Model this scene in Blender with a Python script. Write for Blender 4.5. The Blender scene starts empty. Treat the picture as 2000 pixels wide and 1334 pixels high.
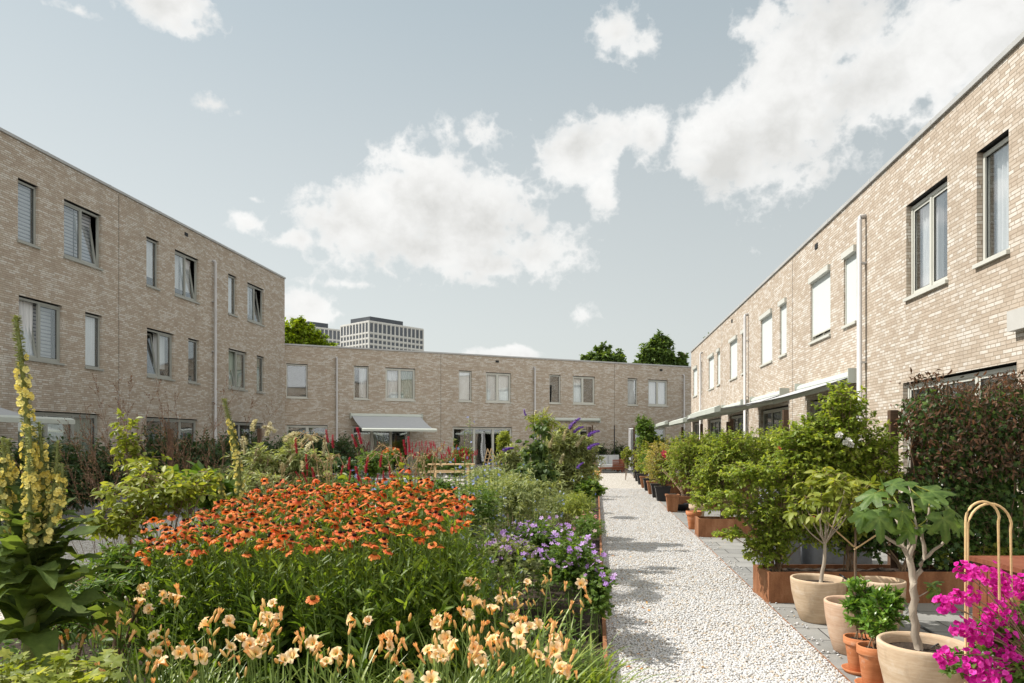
import bpy, math, random
import numpy as np
from mathutils import Vector, Matrix
R_ = math.radians
rng = np.random.default_rng(7)
random.seed(7)
SC = bpy.context.scene
COL = SC.collection
F, CH, HY = 1400.0, 1.7, 862.0           # focal in px of a 2000 px frame, eye height, horizon row

def at(px, py, Y): return Vector(((px-1000)*Y/F, Y, CH+(HY-py)*Y/F))
def atx(px, Y): return (px-1000)*Y/F
def gr(px, py):
    Y = F*CH/(py-HY); return Vector(((px-1000)*Y/F, Y, 0))
AW = math.atan(165/1400.)
CA, SA = math.cos(AW), math.sin(AW)
def W(s, t, z=0.): return Vector((t*SA+s*CA, t*CA-s*SA, z))
def t_of(px, s):
    Y = F*s/((px-1165)*CA); return (Y+s*SA)/CA

# ---------------------------------------------------------------- tagging
def link(o, parent=None):
    COL.objects.link(o)
    if parent is not None: o.parent = parent
    return o
def tag(o, label=None, cat=None, group=None, kind=None):
    if label: o['label'] = label
    if cat: o['category'] = cat
    if group: o['group'] = group
    if kind: o['kind'] = kind
    return o
def thing(name, label, cat, loc=(0, 0, 0), rz=0., group=None):
    o = bpy.data.objects.new(name, None); o.empty_display_size = .1
    o.location = loc; o.rotation_euler = (0, 0, rz)
    link(o); return tag(o, label, cat, group)

# ---------------------------------------------------------------- materials
MATS = {}
def nmat(name):
    m = bpy.data.materials.new(name); m.use_nodes = True
    nt = m.node_tree; nt.nodes.clear()
    out = nt.nodes.new('ShaderNodeOutputMaterial')
    return m, nt, out
def ramp(nt, fac, stops, interp='LINEAR'):
    r = nt.nodes.new('ShaderNodeValToRGB'); cr = r.color_ramp; cr.interpolation = interp
    while len(cr.elements) > 1: cr.elements.remove(cr.elements[-1])
    cr.elements[0].position = stops[0][0]; cr.elements[0].color = (*stops[0][1], 1)
    for p, c in stops[1:]:
        e = cr.elements.new(p); e.color = (*c, 1)
    nt.links.new(fac, r.inputs[0]); return r.outputs[0]
def math_n(nt, op, a, b=None, c=None, clamp=False):
    n = nt.nodes.new('ShaderNodeMath'); n.operation = op; n.use_clamp = clamp
    for i, v in enumerate((a, b, c)):
        if v is None: continue
        if isinstance(v, (int, float)): n.inputs[i].default_value = v
        else: nt.links.new(v, n.inputs[i])
    return n.outputs[0]
def noise(nt, vec, scale, detail=4, rough=.55):
    n = nt.nodes.new('ShaderNodeTexNoise'); n.inputs['Scale'].default_value = scale
    n.inputs['Detail'].default_value = detail; n.inputs['Roughness'].default_value = rough
    if vec is not None: nt.links.new(vec, n.inputs['Vector'])
    return n.outputs['Fac']
def mapping(nt, vec, scale=(1, 1, 1), loc=(0, 0, 0)):
    n = nt.nodes.new('ShaderNodeMapping'); n.inputs['Scale'].default_value = scale; n.inputs['Location'].default_value = loc
    nt.links.new(vec, n.inputs['Vector']); return n.outputs[0]
def bump(nt, h, dist=.002, strength=1.):
    b = nt.nodes.new('ShaderNodeBump'); b.inputs['Distance'].default_value = dist; b.inputs['Strength'].default_value = strength
    nt.links.new(h, b.inputs['Height']); return b.outputs[0]
def mixc(nt, fac, a, b, mode='MIX'):
    n = nt.nodes.new('ShaderNodeMix'); n.data_type = 'RGBA'; n.blend_type = mode
    if isinstance(fac, (int, float)): n.inputs[0].default_value = fac
    else: nt.links.new(fac, n.inputs[0])
    for v, i in ((a, 6), (b, 7)):
        if isinstance(v, tuple): n.inputs[i].default_value = (*v, 1)
        else: nt.links.new(v, n.inputs[i])
    return n.outputs[2]
def princ(nt, out, col=None, rough=.6, spec=.5, metal=0., normal=None):
    b = nt.nodes.new('ShaderNodeBsdfPrincipled')
    if isinstance(col, tuple): b.inputs['Base Color'].default_value = (*col, 1)
    elif col is not None: nt.links.new(col, b.inputs['Base Color'])
    if isinstance(rough, (int, float)): b.inputs['Roughness'].default_value = rough
    else: nt.links.new(rough, b.inputs['Roughness'])
    b.inputs['Specular IOR Level'].default_value = spec; b.inputs['Metallic'].default_value = metal
    if normal is not None: nt.links.new(normal, b.inputs['Normal'])
    if out is not None: nt.links.new(b.outputs[0], out.inputs[0])
    return b
def simple(name, c1, c2=None, rough=.6, scale=8., bmp=.0, spec=.4, stretch=(1, 1, 1), metal=0.):
    """surface with two tones of noise"""
    if name in MATS: return MATS[name]
    m, nt, out = nmat(name)
    tc = nt.nodes.new('ShaderNodeTexCoord').outputs['Object']
    c2 = c2 or tuple(x*.75 for x in c1)
    v = mapping(nt, tc, stretch)
    n = noise(nt, v, scale, 6, .6)
    col = ramp(nt, n, [(.3, c2), (.7, c1)])
    nrm = bump(nt, noise(nt, v, scale*3, 5), bmp) if bmp else None
    princ(nt, out, col, rough, spec, metal, nrm)
    MATS[name] = m; return m
def leafmat(name, c_dark, c_mid, c_light, trans=.35, rough=.5, tcol=None, spec=.35, tex=0.):
    """leaves: colour differs leaf by leaf, some light passes through"""
    if name in MATS: return MATS[name]
    if tcol is None: c_dark, c_mid, c_light = [tuple(min(.5, x*k) for x, k in zip(q, (1.15, 1.12, 1.1))) for q in (c_dark, c_mid, c_light)]
    m, nt, out = nmat(name)
    a = nt.nodes.new('ShaderNodeAttribute'); a.attribute_name = 'rnd'
    col = ramp(nt, a.outputs['Fac'], [(0, c_dark), (.5, c_mid), (1, c_light)])
    nrm = None
    if tex:
        tco = nt.nodes.new('ShaderNodeTexCoord').outputs['Object']; n1 = noise(nt, tco, tex, 6, .65); n2 = noise(nt, tco, tex*.2, 3)
        col = mixc(nt, 1., col, ramp(nt, math_n(nt, 'MULTIPLY', math_n(nt, 'ADD', n1, n2), .5), [(.35, (.6, .62, .6)), (.65, (1.3, 1.25, 1.15))]), 'MULTIPLY'); nrm = bump(nt, n1, .006, .9)
    b = princ(nt, None, col, rough, spec, 0, nrm)
    t = nt.nodes.new('ShaderNodeBsdfTranslucent')
    tc = mixc(nt, 1., col, tcol or (1.7, 1.6, .7), 'MULTIPLY')
    nt.links.new(tc, t.inputs[0])
    mx = nt.nodes.new('ShaderNodeMixShader'); mx.inputs[0].default_value = trans
    nt.links.new(b.outputs[0], mx.inputs[1]); nt.links.new(t.outputs[0], mx.inputs[2])
    nt.links.new(mx.outputs[0], out.inputs[0])
    MATS[name] = m; return m

def brick_mat():
    m, nt, out = nmat('beige_brick')
    uv = nt.nodes.new('ShaderNodeUVMap').outputs[0]
    br = nt.nodes.new('ShaderNodeTexBrick')
    br.offset = .5; br.offset_frequency = 2; br.squash = .55; br.squash_frequency = 3
    for k, v in (('Scale', 1.), ('Mortar Size', .0065), ('Mortar Smooth', .25), ('Bias', 0.), ('Brick Width', .215), ('Row Height', .054)):
        br.inputs[k].default_value = v
    br.inputs['Color1'].default_value = (0, 0, 0, 1); br.inputs['Color2'].default_value = (1, 1, 1, 1); br.inputs['Mortar'].default_value = (.5, .5, .5, 1)
    # the row is shifted a little by its height so that the bond looks hand-laid
    sep = nt.nodes.new('ShaderNodeSeparateXYZ'); nt.links.new(uv, sep.inputs[0])
    row = math_n(nt, 'FLOOR', math_n(nt, 'DIVIDE', sep.outputs[1], .054))
    wn = nt.nodes.new('ShaderNodeTexWhiteNoise'); wn.noise_dimensions = '1D'; nt.links.new(row, wn.inputs['W'])
    xs = math_n(nt, 'ADD', sep.outputs[0], math_n(nt, 'MULTIPLY', wn.outputs[0], .1))
    cb = nt.nodes.new('ShaderNodeCombineXYZ'); nt.links.new(xs, cb.inputs[0]); nt.links.new(sep.outputs[1], cb.inputs[1])
    nt.links.new(cb.outputs[0], br.inputs['Vector'])
    clus = noise(nt, mapping(nt, uv, (1.1, 3.2, 1)), 1.3, 3, .6)
    v = math_n(nt, 'ADD', math_n(nt, 'MULTIPLY', br.outputs['Color'], .47), math_n(nt, 'MULTIPLY', clus, .84))
    fine = noise(nt, mapping(nt, uv, (1, 4, 1)), 14, 5, .65)
    v = math_n(nt, 'ADD', v, math_n(nt, 'MULTIPLY', math_n(nt, 'SUBTRACT', fine, .5), .42))
    col = ramp(nt, v, [(.14, (.32, .25, .192)), (.4, (.408, .335, .262)), (.62, (.468, .395, .318)), (.73, (.53, .468, .395)), (.88, (.62, .585, .53))])
    grime = noise(nt, mapping(nt, uv, (.35, .12, 1)), 1., 5, .6)
    col = mixc(nt, math_n(nt, 'MULTIPLY', grime, .28), col, (.37, .31, .25))
    strk = noise(nt, mapping(nt, uv, (2.6, .16, 1)), 1., 6, .62)
    col = mixc(nt, ramp(nt, strk, [(.5, (0, 0, 0)), (.72, (.3,)*3)]), col, (.27, .24, .2))
    mort = ramp(nt, fine, [(.3, (.25, .2, .15)), (.7, (.37, .31, .24))])
    col = mixc(nt, br.outputs['Fac'], col, mort)
    h = math_n(nt, 'SUBTRACT', math_n(nt, 'MULTIPLY', fine, .3), br.outputs['Fac'])
    princ(nt, out, col, .9, .15, 0, bump(nt, h, .006, .9))
    return m
def gravel_mat():
    m, nt, out = nmat('white_gravel')
    tc = nt.nodes.new('ShaderNodeTexCoord').outputs['Object']
    vo = nt.nodes.new('ShaderNodeTexVoronoi'); vo.inputs['Scale'].default_value = 48; nt.links.new(tc, vo.inputs['Vector'])
    sx = nt.nodes.new('ShaderNodeSeparateColor'); nt.links.new(vo.outputs['Color'], sx.inputs[0])
    col = ramp(nt, sx.outputs[0], [(0, (.4, .35, .27)), (.2, (.54, .51, .45)), (.6, (.63, .615, .575)), (1, (.69, .68, .655))])
    big = noise(nt, tc, .9, 5, .6)
    col = mixc(nt, ramp(nt, big, [(.5, (0, 0, 0)), (.8, (.2, .2, .2))]), col, (.5, .45, .37))
    gap = ramp(nt, vo.outputs['Distance'], [(.35, (1, 1, 1)), (.75, (.35, .3, .25))])
    col = mixc(nt, 1., col, gap, 'MULTIPLY')
    h = math_n(nt, 'MULTIPLY', vo.outputs['Distance'], -1.)
    princ(nt, out, col, .85, .2, 0, bump(nt, h, .012, .9))
    return m
def paving_mat():
    m, nt, out = nmat('grey_paving_slabs')
    tc = nt.nodes.new('ShaderNodeTexCoord').outputs['Object']
    br = nt.nodes.new('ShaderNodeTexBrick'); br.offset = .5
    for k, v in (('Scale', 1.), ('Mortar Size', .006), ('Mortar Smooth', .1), ('Brick Width', .8), ('Row Height', .4)):
        br.inputs[k].default_value = v
    br.inputs['Color1'].default_value = (.225, .225, .218, 1); br.inputs['Color2'].default_value = (.275, .273, .262, 1); br.inputs['Mortar'].default_value = (.035, .033, .03, 1)
    nt.links.new(tc, br.inputs['Vector'])
    n = noise(nt, tc, 2.2, 8, .65)
    col = mixc(nt, 1., br.outputs['Color'], ramp(nt, n, [(.3, (.78, .78, .77)), (.7, (1.12, 1.11, 1.08))]), 'MULTIPLY')
    grit = ramp(nt, noise(nt, tc, 160, 2), [(.35, (.85, .85, .85)), (.65, (1.1, 1.1, 1.1))])
    col = mixc(nt, 1., col, grit, 'MULTIPLY')
    princ(nt, out, col, .75, .35, 0, bump(nt, math_n(nt, 'SUBTRACT', math_n(nt, 'MULTIPLY', n, .3), br.outputs['Fac']), .003, .8))
    return m
def corten_mat():
    m, nt, out = nmat('rusted_steel')
    tc = nt.nodes.new('ShaderNodeTexCoord').outputs['Object']
    a = noise(nt, mapping(nt, tc, (1, 1, .35)), 6, 8, .68)
    b = noise(nt, tc, 60, 3)
    v = math_n(nt, 'ADD', math_n(nt, 'MULTIPLY', a, .8), math_n(nt, 'MULTIPLY', b, .2))
    col = ramp(nt, v, [(.3, (.12, .05, .026)), (.5, (.26, .115, .055)), (.68, (.37, .19, .1))])
    princ(nt, out, col, .85, .2, 0, bump(nt, b, .001, .6))
    return m
def pot_mat(name, c1, c2, c3):
    m, nt, out = nmat(name)
    tc = nt.nodes.new('ShaderNodeTexCoord').outputs['Object']
    a = noise(nt, mapping(nt, tc, (1, 1, 3.)), 3.5, 8, .7)
    b = noise(nt, mapping(nt, tc, (1, 1, 14)), 5, 4, .6)
    v = math_n(nt, 'ADD', math_n(nt, 'MULTIPLY', a, .6), math_n(nt, 'MULTIPLY', b, .4))
    col = ramp(nt, v, [(.34, c1), (.5, c2), (.64, c3)])
    st = noise(nt, mapping(nt, tc, (1, 1, .5)), 5.5, 7, .7)
    col = mixc(nt, ramp(nt, st, [(.52, (0, 0, 0)), (.66, (.55,)*3)]), col, tuple(x*.62 for x in c2)); col = mixc(nt, ramp(nt, noise(nt, tc, 9, 6, .7), [(.58, (0, 0, 0)), (.7, (.35,)*3)]), col, (.6, .55, .48))
    princ(nt, out, col, .8, .25, 0, bump(nt, noise(nt, tc, 90, 3), .0012, .6))
    return m
def wood_mat(name, c1, c2, rough=.6):
    m, nt, out = nmat(name)
    tc = nt.nodes.new('ShaderNodeTexCoord').outputs['Object']
    a = noise(nt, mapping(nt, tc, (2, 2, 14)), 3, 6, .6)
    b = noise(nt, mapping(nt, tc, (14, 14, 2)), 3, 6, .6)
    col = ramp(nt, math_n(nt, 'MULTIPLY', math_n(nt, 'ADD', a, b), .5), [(.35, c1), (.65, c2)])
    princ(nt, out, col, rough, .3, 0, bump(nt, a, .001, .5))
    return m
def glass_mat():
    m, nt, out = nmat('window_glass')
    g = nt.nodes.new('ShaderNodeBsdfGlossy'); g.inputs['Roughness'].default_value = .02; g.inputs[0].default_value = (.93, .96, .98, 1)
    t = nt.nodes.new('ShaderNodeBsdfTransparent'); t.inputs[0].default_value = (.97, .98, .98, 1)
    fr = nt.nodes.new('ShaderNodeLayerWeight'); fr.inputs[0].default_value = .5
    f = math_n(nt, 'ADD', math_n(nt, 'MULTIPLY', math_n(nt, 'POWER', fr.outputs[1], 3.2), .75), .13, clamp=True)
    geo = nt.nodes.new('ShaderNodeNewGeometry')
    n = noise(nt, geo.outputs['Position'], .8, 1)
    b = bump(nt, n, .012, .6); nt.links.new(b, g.inputs['Normal'])
    mx = nt.nodes.new('ShaderNodeMixShader'); nt.links.new(f, mx.inputs[0])
    nt.links.new(t.outputs[0], mx.inputs[1]); nt.links.new(g.outputs[0], mx.inputs[2]); nt.links.new(mx.outputs[0], out.inputs[0])
    return m
def venetian_mat():
    m, nt, out = nmat('venetian_blind')
    tc = nt.nodes.new('ShaderNodeTexCoord').outputs['Object']
    w = nt.nodes.new('ShaderNodeTexWave'); w.bands_direction = 'Z'; w.inputs['Scale'].default_value = 3.2; nt.links.new(tc, w.inputs[0])
    col = ramp(nt, w.outputs[1], [(.12, (.16, .17, .19)), (.4, (.46, .47, .49))])
    princ(nt, out, col, .6, .3, 0, bump(nt, w.outputs[1], .01, .6))
    return m
M = {}
M['brick'] = brick_mat(); M['gravel'] = gravel_mat(); M['paving'] = paving_mat(); M['corten'] = corten_mat()
M['pot'] = pot_mat('beige_clay', (.40, .28, .18), (.49, .37, .25), (.58, .47, .35))
M['potpink'] = pot_mat('pinkish_clay', (.43, .27, .18), (.52, .36, .25), (.58, .44, .33))
M['terra'] = pot_mat('terracotta', (.38, .13, .05), (.5, .19, .08), (.58, .27, .14))
M['pine'] = wood_mat('pale_pine', (.5, .34, .17), (.66, .49, .29))
M['brownwood'] = wood_mat('brown_stained_wood', (.06, .035, .022), (.13, .075, .045))
M['redwood'] = wood_mat('red_brown_hardwood', (.14, .04, .022), (.24, .085, .045))
M['cane'] = wood_mat('bamboo_cane', (.5, .33, .15), (.66, .47, .25))
M['glass'] = glass_mat(); M['venetian'] = venetian_mat()
M['frame'] = simple('sage_window_paint', (.54, .54, .485), (.5, .5, .45), .4, 3)
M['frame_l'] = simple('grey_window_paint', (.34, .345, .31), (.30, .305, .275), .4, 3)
M['gasket'] = simple('black_rubber', (.012, .012, .012), None, .6)
M['coping'] = simple('grey_metal_coping', (.42, .42, .41), (.34, .34, .33), .45, 2)
M['pipe'] = simple('pale_drainpipe_paint', (.5, .49, .48), (.43, .42, .41), .4, 2)
M['screen'] = simple('white_screen_cloth', (.54, .58, .565), (.51, .55, .535), .8, 30)
M['white'] = simple('white_paint', (.5, .49, .46), (.44, .43, .4), .5, 4)
M['curtain'] = simple('grey_white_curtain', (.78, .78, .78), (.6, .6, .6), .9, 5, stretch=(8, 8, .3))
M['greencurtain'] = simple('pale_green_curtain', (.42, .47, .4), (.28, .33, .27), .9, 5, stretch=(8, 8, .3))
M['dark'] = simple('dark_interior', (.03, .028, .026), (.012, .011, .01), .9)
M['awn'] = simple('grey_awning_cloth', (.42, .43, .44), (.38, .39, .4), .9, 12)
M['awnbox'] = simple('sage_awning_metal', (.50, .53, .48), (.46, .49, .44), .4, 3)
M['soil'] = simple('dark_soil', (.055, .035, .022), (.02, .013, .008), .95, 30, .02)
M['ground'] = simple('grey_ground', (.14, .14, .12), (.09, .09, .08), .95, .4)
M['roof'] = simple('grey_roof', (.1, .1, .1), None, .9, 2)
M['blackpl'] = simple('black_plastic', (.02, .02, .022), (.012, .012, .013), .45, 5)
M['tarp'] = simple('grey_cover_cloth', (.2, .21, .23), (.16, .165, .18), .8, 6, .01)
M['cushion'] = simple('pale_grey_cushion', (.52, .54, .54), (.44, .46, .46), .9, 10)
M['bark'] = simple('pale_bark', (.4, .35, .28), (.26, .21, .16), .85, 12, .006, stretch=(1, 1, .3))
M['barkb'] = simple('brown_bark', (.2, .14, .09), (.11, .075, .05), .85, 12, .006, stretch=(1, 1, .3))
M['towerwhite'] = simple('pale_concrete_grid', (.6, .59, .55), (.54, .53, .5), .7, .2)
M['towerglass'] = simple('dark_office_glass', (.10, .11, .125), (.06, .068, .08), .15, .12, spec=.6)
M['towertop'] = simple('dark_plant_room', (.07, .08, .09), (.05, .055, .065), .6, .2)
M['drape'] = simple('white_drape', (.8, .8, .8), (.7, .7, .7), .9, 5, stretch=(8, 8, .3))
M['browndrape'] = simple('beige_drape', (.36, .3, .25), (.2, .16, .13), .9, 5, stretch=(8, 8, .3))

# ---------------------------------------------------------------- mesh builder (hard things)
class MB:
    def __init__(s): s.v = []; s.f = []; s.uv = []; s.m = []
    def quad(s, p, uv=None, mi=0):
        b = len(s.v); s.v += [tuple(x) for x in p]; s.f.append(tuple(range(b, b+len(p)))); s.m.append(mi)
        s.uv += uv if uv else [(0, 0)]*len(p)
    def box(s, x0, x1, y0, y1, z0, z1, mi=0):
        c = [(x0, y0, z0), (x1, y0, z0), (x1, y1, z0), (x0, y1, z0), (x0, y0, z1), (x1, y0, z1), (x1, y1, z1), (x0, y1, z1)]
        s.hexa(c, mi)
    def hexa(s, c, mi=0):
        for q in ((0, 3, 2, 1), (4, 5, 6, 7), (0, 1, 5, 4), (1, 2, 6, 5), (2, 3, 7, 6), (3, 0, 4, 7)): s.quad([c[i] for i in q], None, mi)
    def bar(s, p, q, w=.04, h=None, up=(0, 0, 1), mi=0):
        p = Vector(p); q = Vector(q); h = h or w; d = (q-p).normalized(); up = Vector(up)
        if abs(d.dot(up)) > .95: up = Vector((0, 1, 0))
        a = d.cross(up).normalized()*w/2; b = a.cross(d).normalized()*h/2
        c = [p-a-b, p+a-b, p+a+b, p-a+b, q-a-b, q+a-b, q+a+b, q-a+b]
        for f in ((0, 1, 2, 3), (7, 6, 5, 4), (0, 4, 5, 1), (1, 5, 6, 2), (2, 6, 7, 3), (3, 7, 4, 0)): s.quad([c[i] for i in f], None, mi)
    def tube(s, pts, r, n=10, mi=0, cap=True):
        pts = [Vector(p) for p in pts]; rs = r if isinstance(r, (list, tuple)) else [r]*len(pts)
        b = len(s.v); ref = Vector((0.13, .21, .97))
        for i, p in enumerate(pts):
            d = (pts[min(i+1, len(pts)-1)]-pts[max(i-1, 0)]).normalized()
            rr = ref if abs(d.dot(ref)) < .95 else Vector((1, 0, 0))
            u = d.cross(rr).normalized(); w = d.cross(u)
            for k in range(n):
                a = 2*math.pi*k/n; s.v.append(tuple(p+(u*math.cos(a)+w*math.sin(a))*rs[i]))
        for i in range(len(pts)-1):
            for k in range(n):
                s.f.append((b+i*n+k, b+i*n+(k+1) % n, b+(i+1)*n+(k+1) % n, b+(i+1)*n+k)); s.m.append(mi); s.uv += [(0, 0)]*4
        if cap:
            for i0 in (b, b+(len(pts)-1)*n):
                s.f.append(tuple(range(i0, i0+n))); s.m.append(mi); s.uv += [(0, 0)]*n
    def lathe(s, prof, n=40, mi=0, c=(0, 0, 0), wob=0.):
        b = len(s.v)
        for r, z in prof:
            for k in range(n):
                a = 2*math.pi*k/n; rr = r*(1+wob*math.sin(3*a+1)); s.v.append((c[0]+rr*math.cos(a), c[1]+rr*math.sin(a), c[2]+z))
        for i in range(len(prof)-1):
            for k in range(n):
                s.f.append((b+i*n+k, b+i*n+(k+1) % n, b+(i+1)*n+(k+1) % n, b+(i+1)*n+k)); s.m.append(mi); s.uv += [(0, 0)]*4
    def build(s, name, mats, parent=None, smooth=False, loc=None):
        me = bpy.data.meshes.new(name); me.from_pydata(s.v, [], s.f)
        uvl = me.uv_layers.new(name='UVMap')
        uvl.data.foreach_set('uv', np.array(s.uv, 'f').ravel())
        me.polygons.foreach_set('material_index', s.m)
        for m in (mats if isinstance(mats, (list, tuple)) else [mats]): me.materials.append(m)
        if smooth: me.polygons.foreach_set('use_smooth', [True]*len(s.f))
        me.update(); o = bpy.data.objects.new(name, me)
        if loc is not None: o.location = loc
        return link(o, parent)
def inst(o, parent=None, loc=None, rot=None, scale=None):
    c = o.copy(); link(c, parent); 
    if loc is not None: c.location = loc
    if rot is not None: c.rotation_euler = rot
    if scale is not None: c.scale = (scale,)*3 if isinstance(scale, (int, float)) else scale
    return c
def bevel(o, w=.01, seg=2):
    b = o.modifiers.new('bevel', 'BEVEL'); b.width = w; b.segments = seg; b.limit_method = 'ANGLE'; return o

# ---------------------------------------------------------------- world, sun, camera
SUN_EL, SUN_AZ = R_(50), math.atan2(.24, -.97)      # direction towards the sun
SD = Vector((math.cos(SUN_EL)*math.cos(SUN_AZ), math.cos(SUN_EL)*math.sin(SUN_AZ), math.sin(SUN_EL)))
wd = bpy.data.worlds.new('World'); SC.world = wd; wd.use_nodes = True
nt = wd.node_tree; nt.nodes.clear()
wout = nt.nodes.new('ShaderNodeOutputWorld'); bg = nt.nodes.new('ShaderNodeBackground'); nt.links.new(bg.outputs[0], wout.inputs[0])
sky = nt.nodes.new('ShaderNodeTexSky'); sky.sky_type = 'NISHITA'; sky.sun_disc = False
sky.sun_elevation = SUN_EL; sky.sun_rotation = math.atan2(SD.x, SD.y); sky.dust_density = 2.5; sky.air_density = 1.0
def dens_group():
    g = bpy.data.node_groups.new('cloud_density', 'ShaderNodeTree')
    g.interface.new_socket('Vector', in_out='INPUT', socket_type='NodeSocketVector')
    g.interface.new_socket('Density', in_out='OUTPUT', socket_type='NodeSocketFloat')
    gi = g.nodes.new('NodeGroupInput'); go = g.nodes.new('NodeGroupOutput')
    V = gi.outputs[0]
    # cumulus: (centre row and column in the view, radii, weight)
    blobs = [(700, 440, 120, 75, 1), (840, 400, 110, 85, 1), (820, 480, 190, 70, 1), (930, 440, 90, 75, 1), (590, 465, 60, 28, .7), (1040, 440, 36, 42, .7), (1050, 500, 75, 50, .8), (960, 520, 110, 40, .9),
        (1140, 290, 68, 48, .95), (1195, 262, 52, 44, .85), (1270, 262, 36, 48, .75),
        (1430, 300, 110, 110, 1.05), (1530, 260, 120, 150, 1.05), (1600, 340, 90, 50, .7), (1560, 110, 100, 120, 1), (1640, 60, 150, 110, 1), (1490, 40, 55, 60, .7), (1800, 90, 170, 130, .95), (1705, 160, 120, 95, 1.35), (1960, 20, 160, 110, .95),
        (1200, 65, 50, 48, .7), (1240, 95, 45, 40, .6), (425, 208, 42, 22, .62), (480, 432, 42, 22, .62), (492, 388, 26, 12, .5), (330, 15, 90, 34, .62), (130, 18, 60, 14, .45),
        (590, 600, 45, 30, .6), (575, 625, 40, 22, .7), (990, 692, 52, 12, .7), (915, 256, 30, 12, .15), (1185, 370, 18, 28, .4), (1150, 620, 20, 12, .2), (700, 555, 90, 8, .35)]
    nz = noise(g, mapping(g, V, (1, 1, 1.15)), 6.5, 8, .6)
    nb = noise(g, mapping(g, V, (1, 1, 1.2), (3, 1, 2)), 3.2, 3, .5)
    acc = None
    for px, py, rx, ry, w in blobs:
        def dr(a, b): return Vector(((a-1000)/F, 1, (HY-b)/F)).normalized()
        c = dr(px, py); ax = abs(dr(px+rx, py).x-dr(px-rx, py).x)/2; az = abs(dr(px, py+ry).z-dr(px, py-ry).z)/2
        mp = g.nodes.new('ShaderNodeMapping'); mp.vector_type = 'POINT'
        mp.inputs['Location'].default_value = (-c.x/ax, 0, -c.z/az); mp.inputs['Scale'].default_value = (1/ax, 0, 1/az)
        g.links.new(V, mp.inputs[0])
        ln = g.nodes.new('ShaderNodeVectorMath'); ln.operation = 'LENGTH'; g.links.new(mp.outputs[0], ln.inputs[0])
        d = math_n(g, 'MULTIPLY', math_n(g, 'SUBTRACT', 1.25, ln.outputs['Value']), w)
        acc = d if acc is None else math_n(g, 'SMOOTH_MAX', acc, d, .25)
    s = math_n(g, 'ADD', acc, math_n(g, 'MULTIPLY', math_n(g, 'SUBTRACT', nz, .5), 2.9))
    s = math_n(g, 'ADD', s, math_n(g, 'MULTIPLY', math_n(g, 'SUBTRACT', nb, .5), .9))
    n2 = noise(g, mapping(g, V, (1, 1, 1.1), (7, 3, 5)), 19, 5, .58)
    s = math_n(g, 'ADD', s, math_n(g, 'MULTIPLY', math_n(g, 'SUBTRACT', .085, math_n(g, 'ABSOLUTE', math_n(g, 'SUBTRACT', n2, .5))), 3.1))
    g.links.new(s, go.inputs[0]); return g
dg = dens_group()
tcw = nt.nodes.new('ShaderNodeTexCoord').outputs['Generated']
def dens(vec):
    n = nt.nodes.new('ShaderNodeGroup'); n.node_tree = dg; nt.links.new(vec, n.inputs[0]); return n.outputs[0]
def voff(o):
    n = nt.nodes.new('ShaderNodeVectorMath'); n.operation = 'ADD'; nt.links.new(tcw, n.inputs[0]); n.inputs[1].default_value = o; return n.outputs[0]
d0 = dens(tcw)
def nzo(v): return noise(nt, mapping(nt, v, (1, 1, 1.15)), 6.5, 4, .6)
d1 = math_n(nt, 'ADD', d0, math_n(nt, 'MULTIPLY', math_n(nt, 'SUBTRACT', nzo(voff((-.028, 0, .04))), nzo(tcw)), 3.2))
alpha = ramp(nt, d0, [(.04, (0, 0, 0)), (.2, (.28,)*3), (.42, (.82,)*3), (.72, (1, 1, 1))])
thick = math_n(nt, 'ADD', math_n(nt, 'MULTIPLY', d1, .55), math_n(nt, 'MULTIPLY', d0, -.12))
SKYK = .47
cl = ramp(nt, thick, [(.0, (SKYK*1.2, SKYK*1.2, SKYK*1.18)), (.28, (SKYK*1.12, SKYK*1.12, SKYK*1.1)), (.75, (SKYK*.88, SKYK*.88, SKYK*.855))])
sep = nt.nodes.new('ShaderNodeSeparateXYZ'); nt.links.new(tcw, sep.inputs[0])
el = sep.outputs[2]
nish = mixc(nt, 1., sky.outputs[0], (.1, .1, .1), 'MULTIPLY')
hz = ramp(nt, el, [(0, (.42, .438, .42)), (.15, (.395, .418, .408)), (.35, (.33, .36, .364)), (.55, (.255, .3, .322)), (1, (.21, .26, .3))])
# the side away from the sun is a little deeper
lr = math_n(nt, 'MULTIPLY_ADD', sep.outputs[0], -.22, 1.03)
hz = mixc(nt, 1., hz, lr, 'MULTIPLY') if False else hz
vm = nt.nodes.new('ShaderNodeVectorMath'); vm.operation = 'SCALE'; nt.links.new(hz, vm.inputs[0]); nt.links.new(lr, vm.inputs['Scale'])
base = mixc(nt, .92, nish, vm.outputs[0])
fin = mixc(nt, alpha, base, cl)
# unseen bright broken cloud deck behind the viewer and overhead, added as fill light
bn = noise(nt, mapping(nt, tcw, (1, 1, 1.6)), 2.6, 8, .6)
bk = math_n(nt, 'MULTIPLY_ADD', sep.outputs[1], -1.6, math_n(nt, 'MULTIPLY_ADD', math_n(nt, 'MAXIMUM', math_n(nt, 'SUBTRACT', el, .62), 0), 3., .0), clamp=True)
bf = math_n(nt, 'MULTIPLY', ramp(nt, bn, [(.36, (0, 0, 0)), (.5, (1, 1, 1))]), bk)
fin = mixc(nt, bf, fin, (.9, .895, .87))
nt.links.new(fin, bg.inputs[0]); bg.inputs[1].default_value = 1.0

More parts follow.
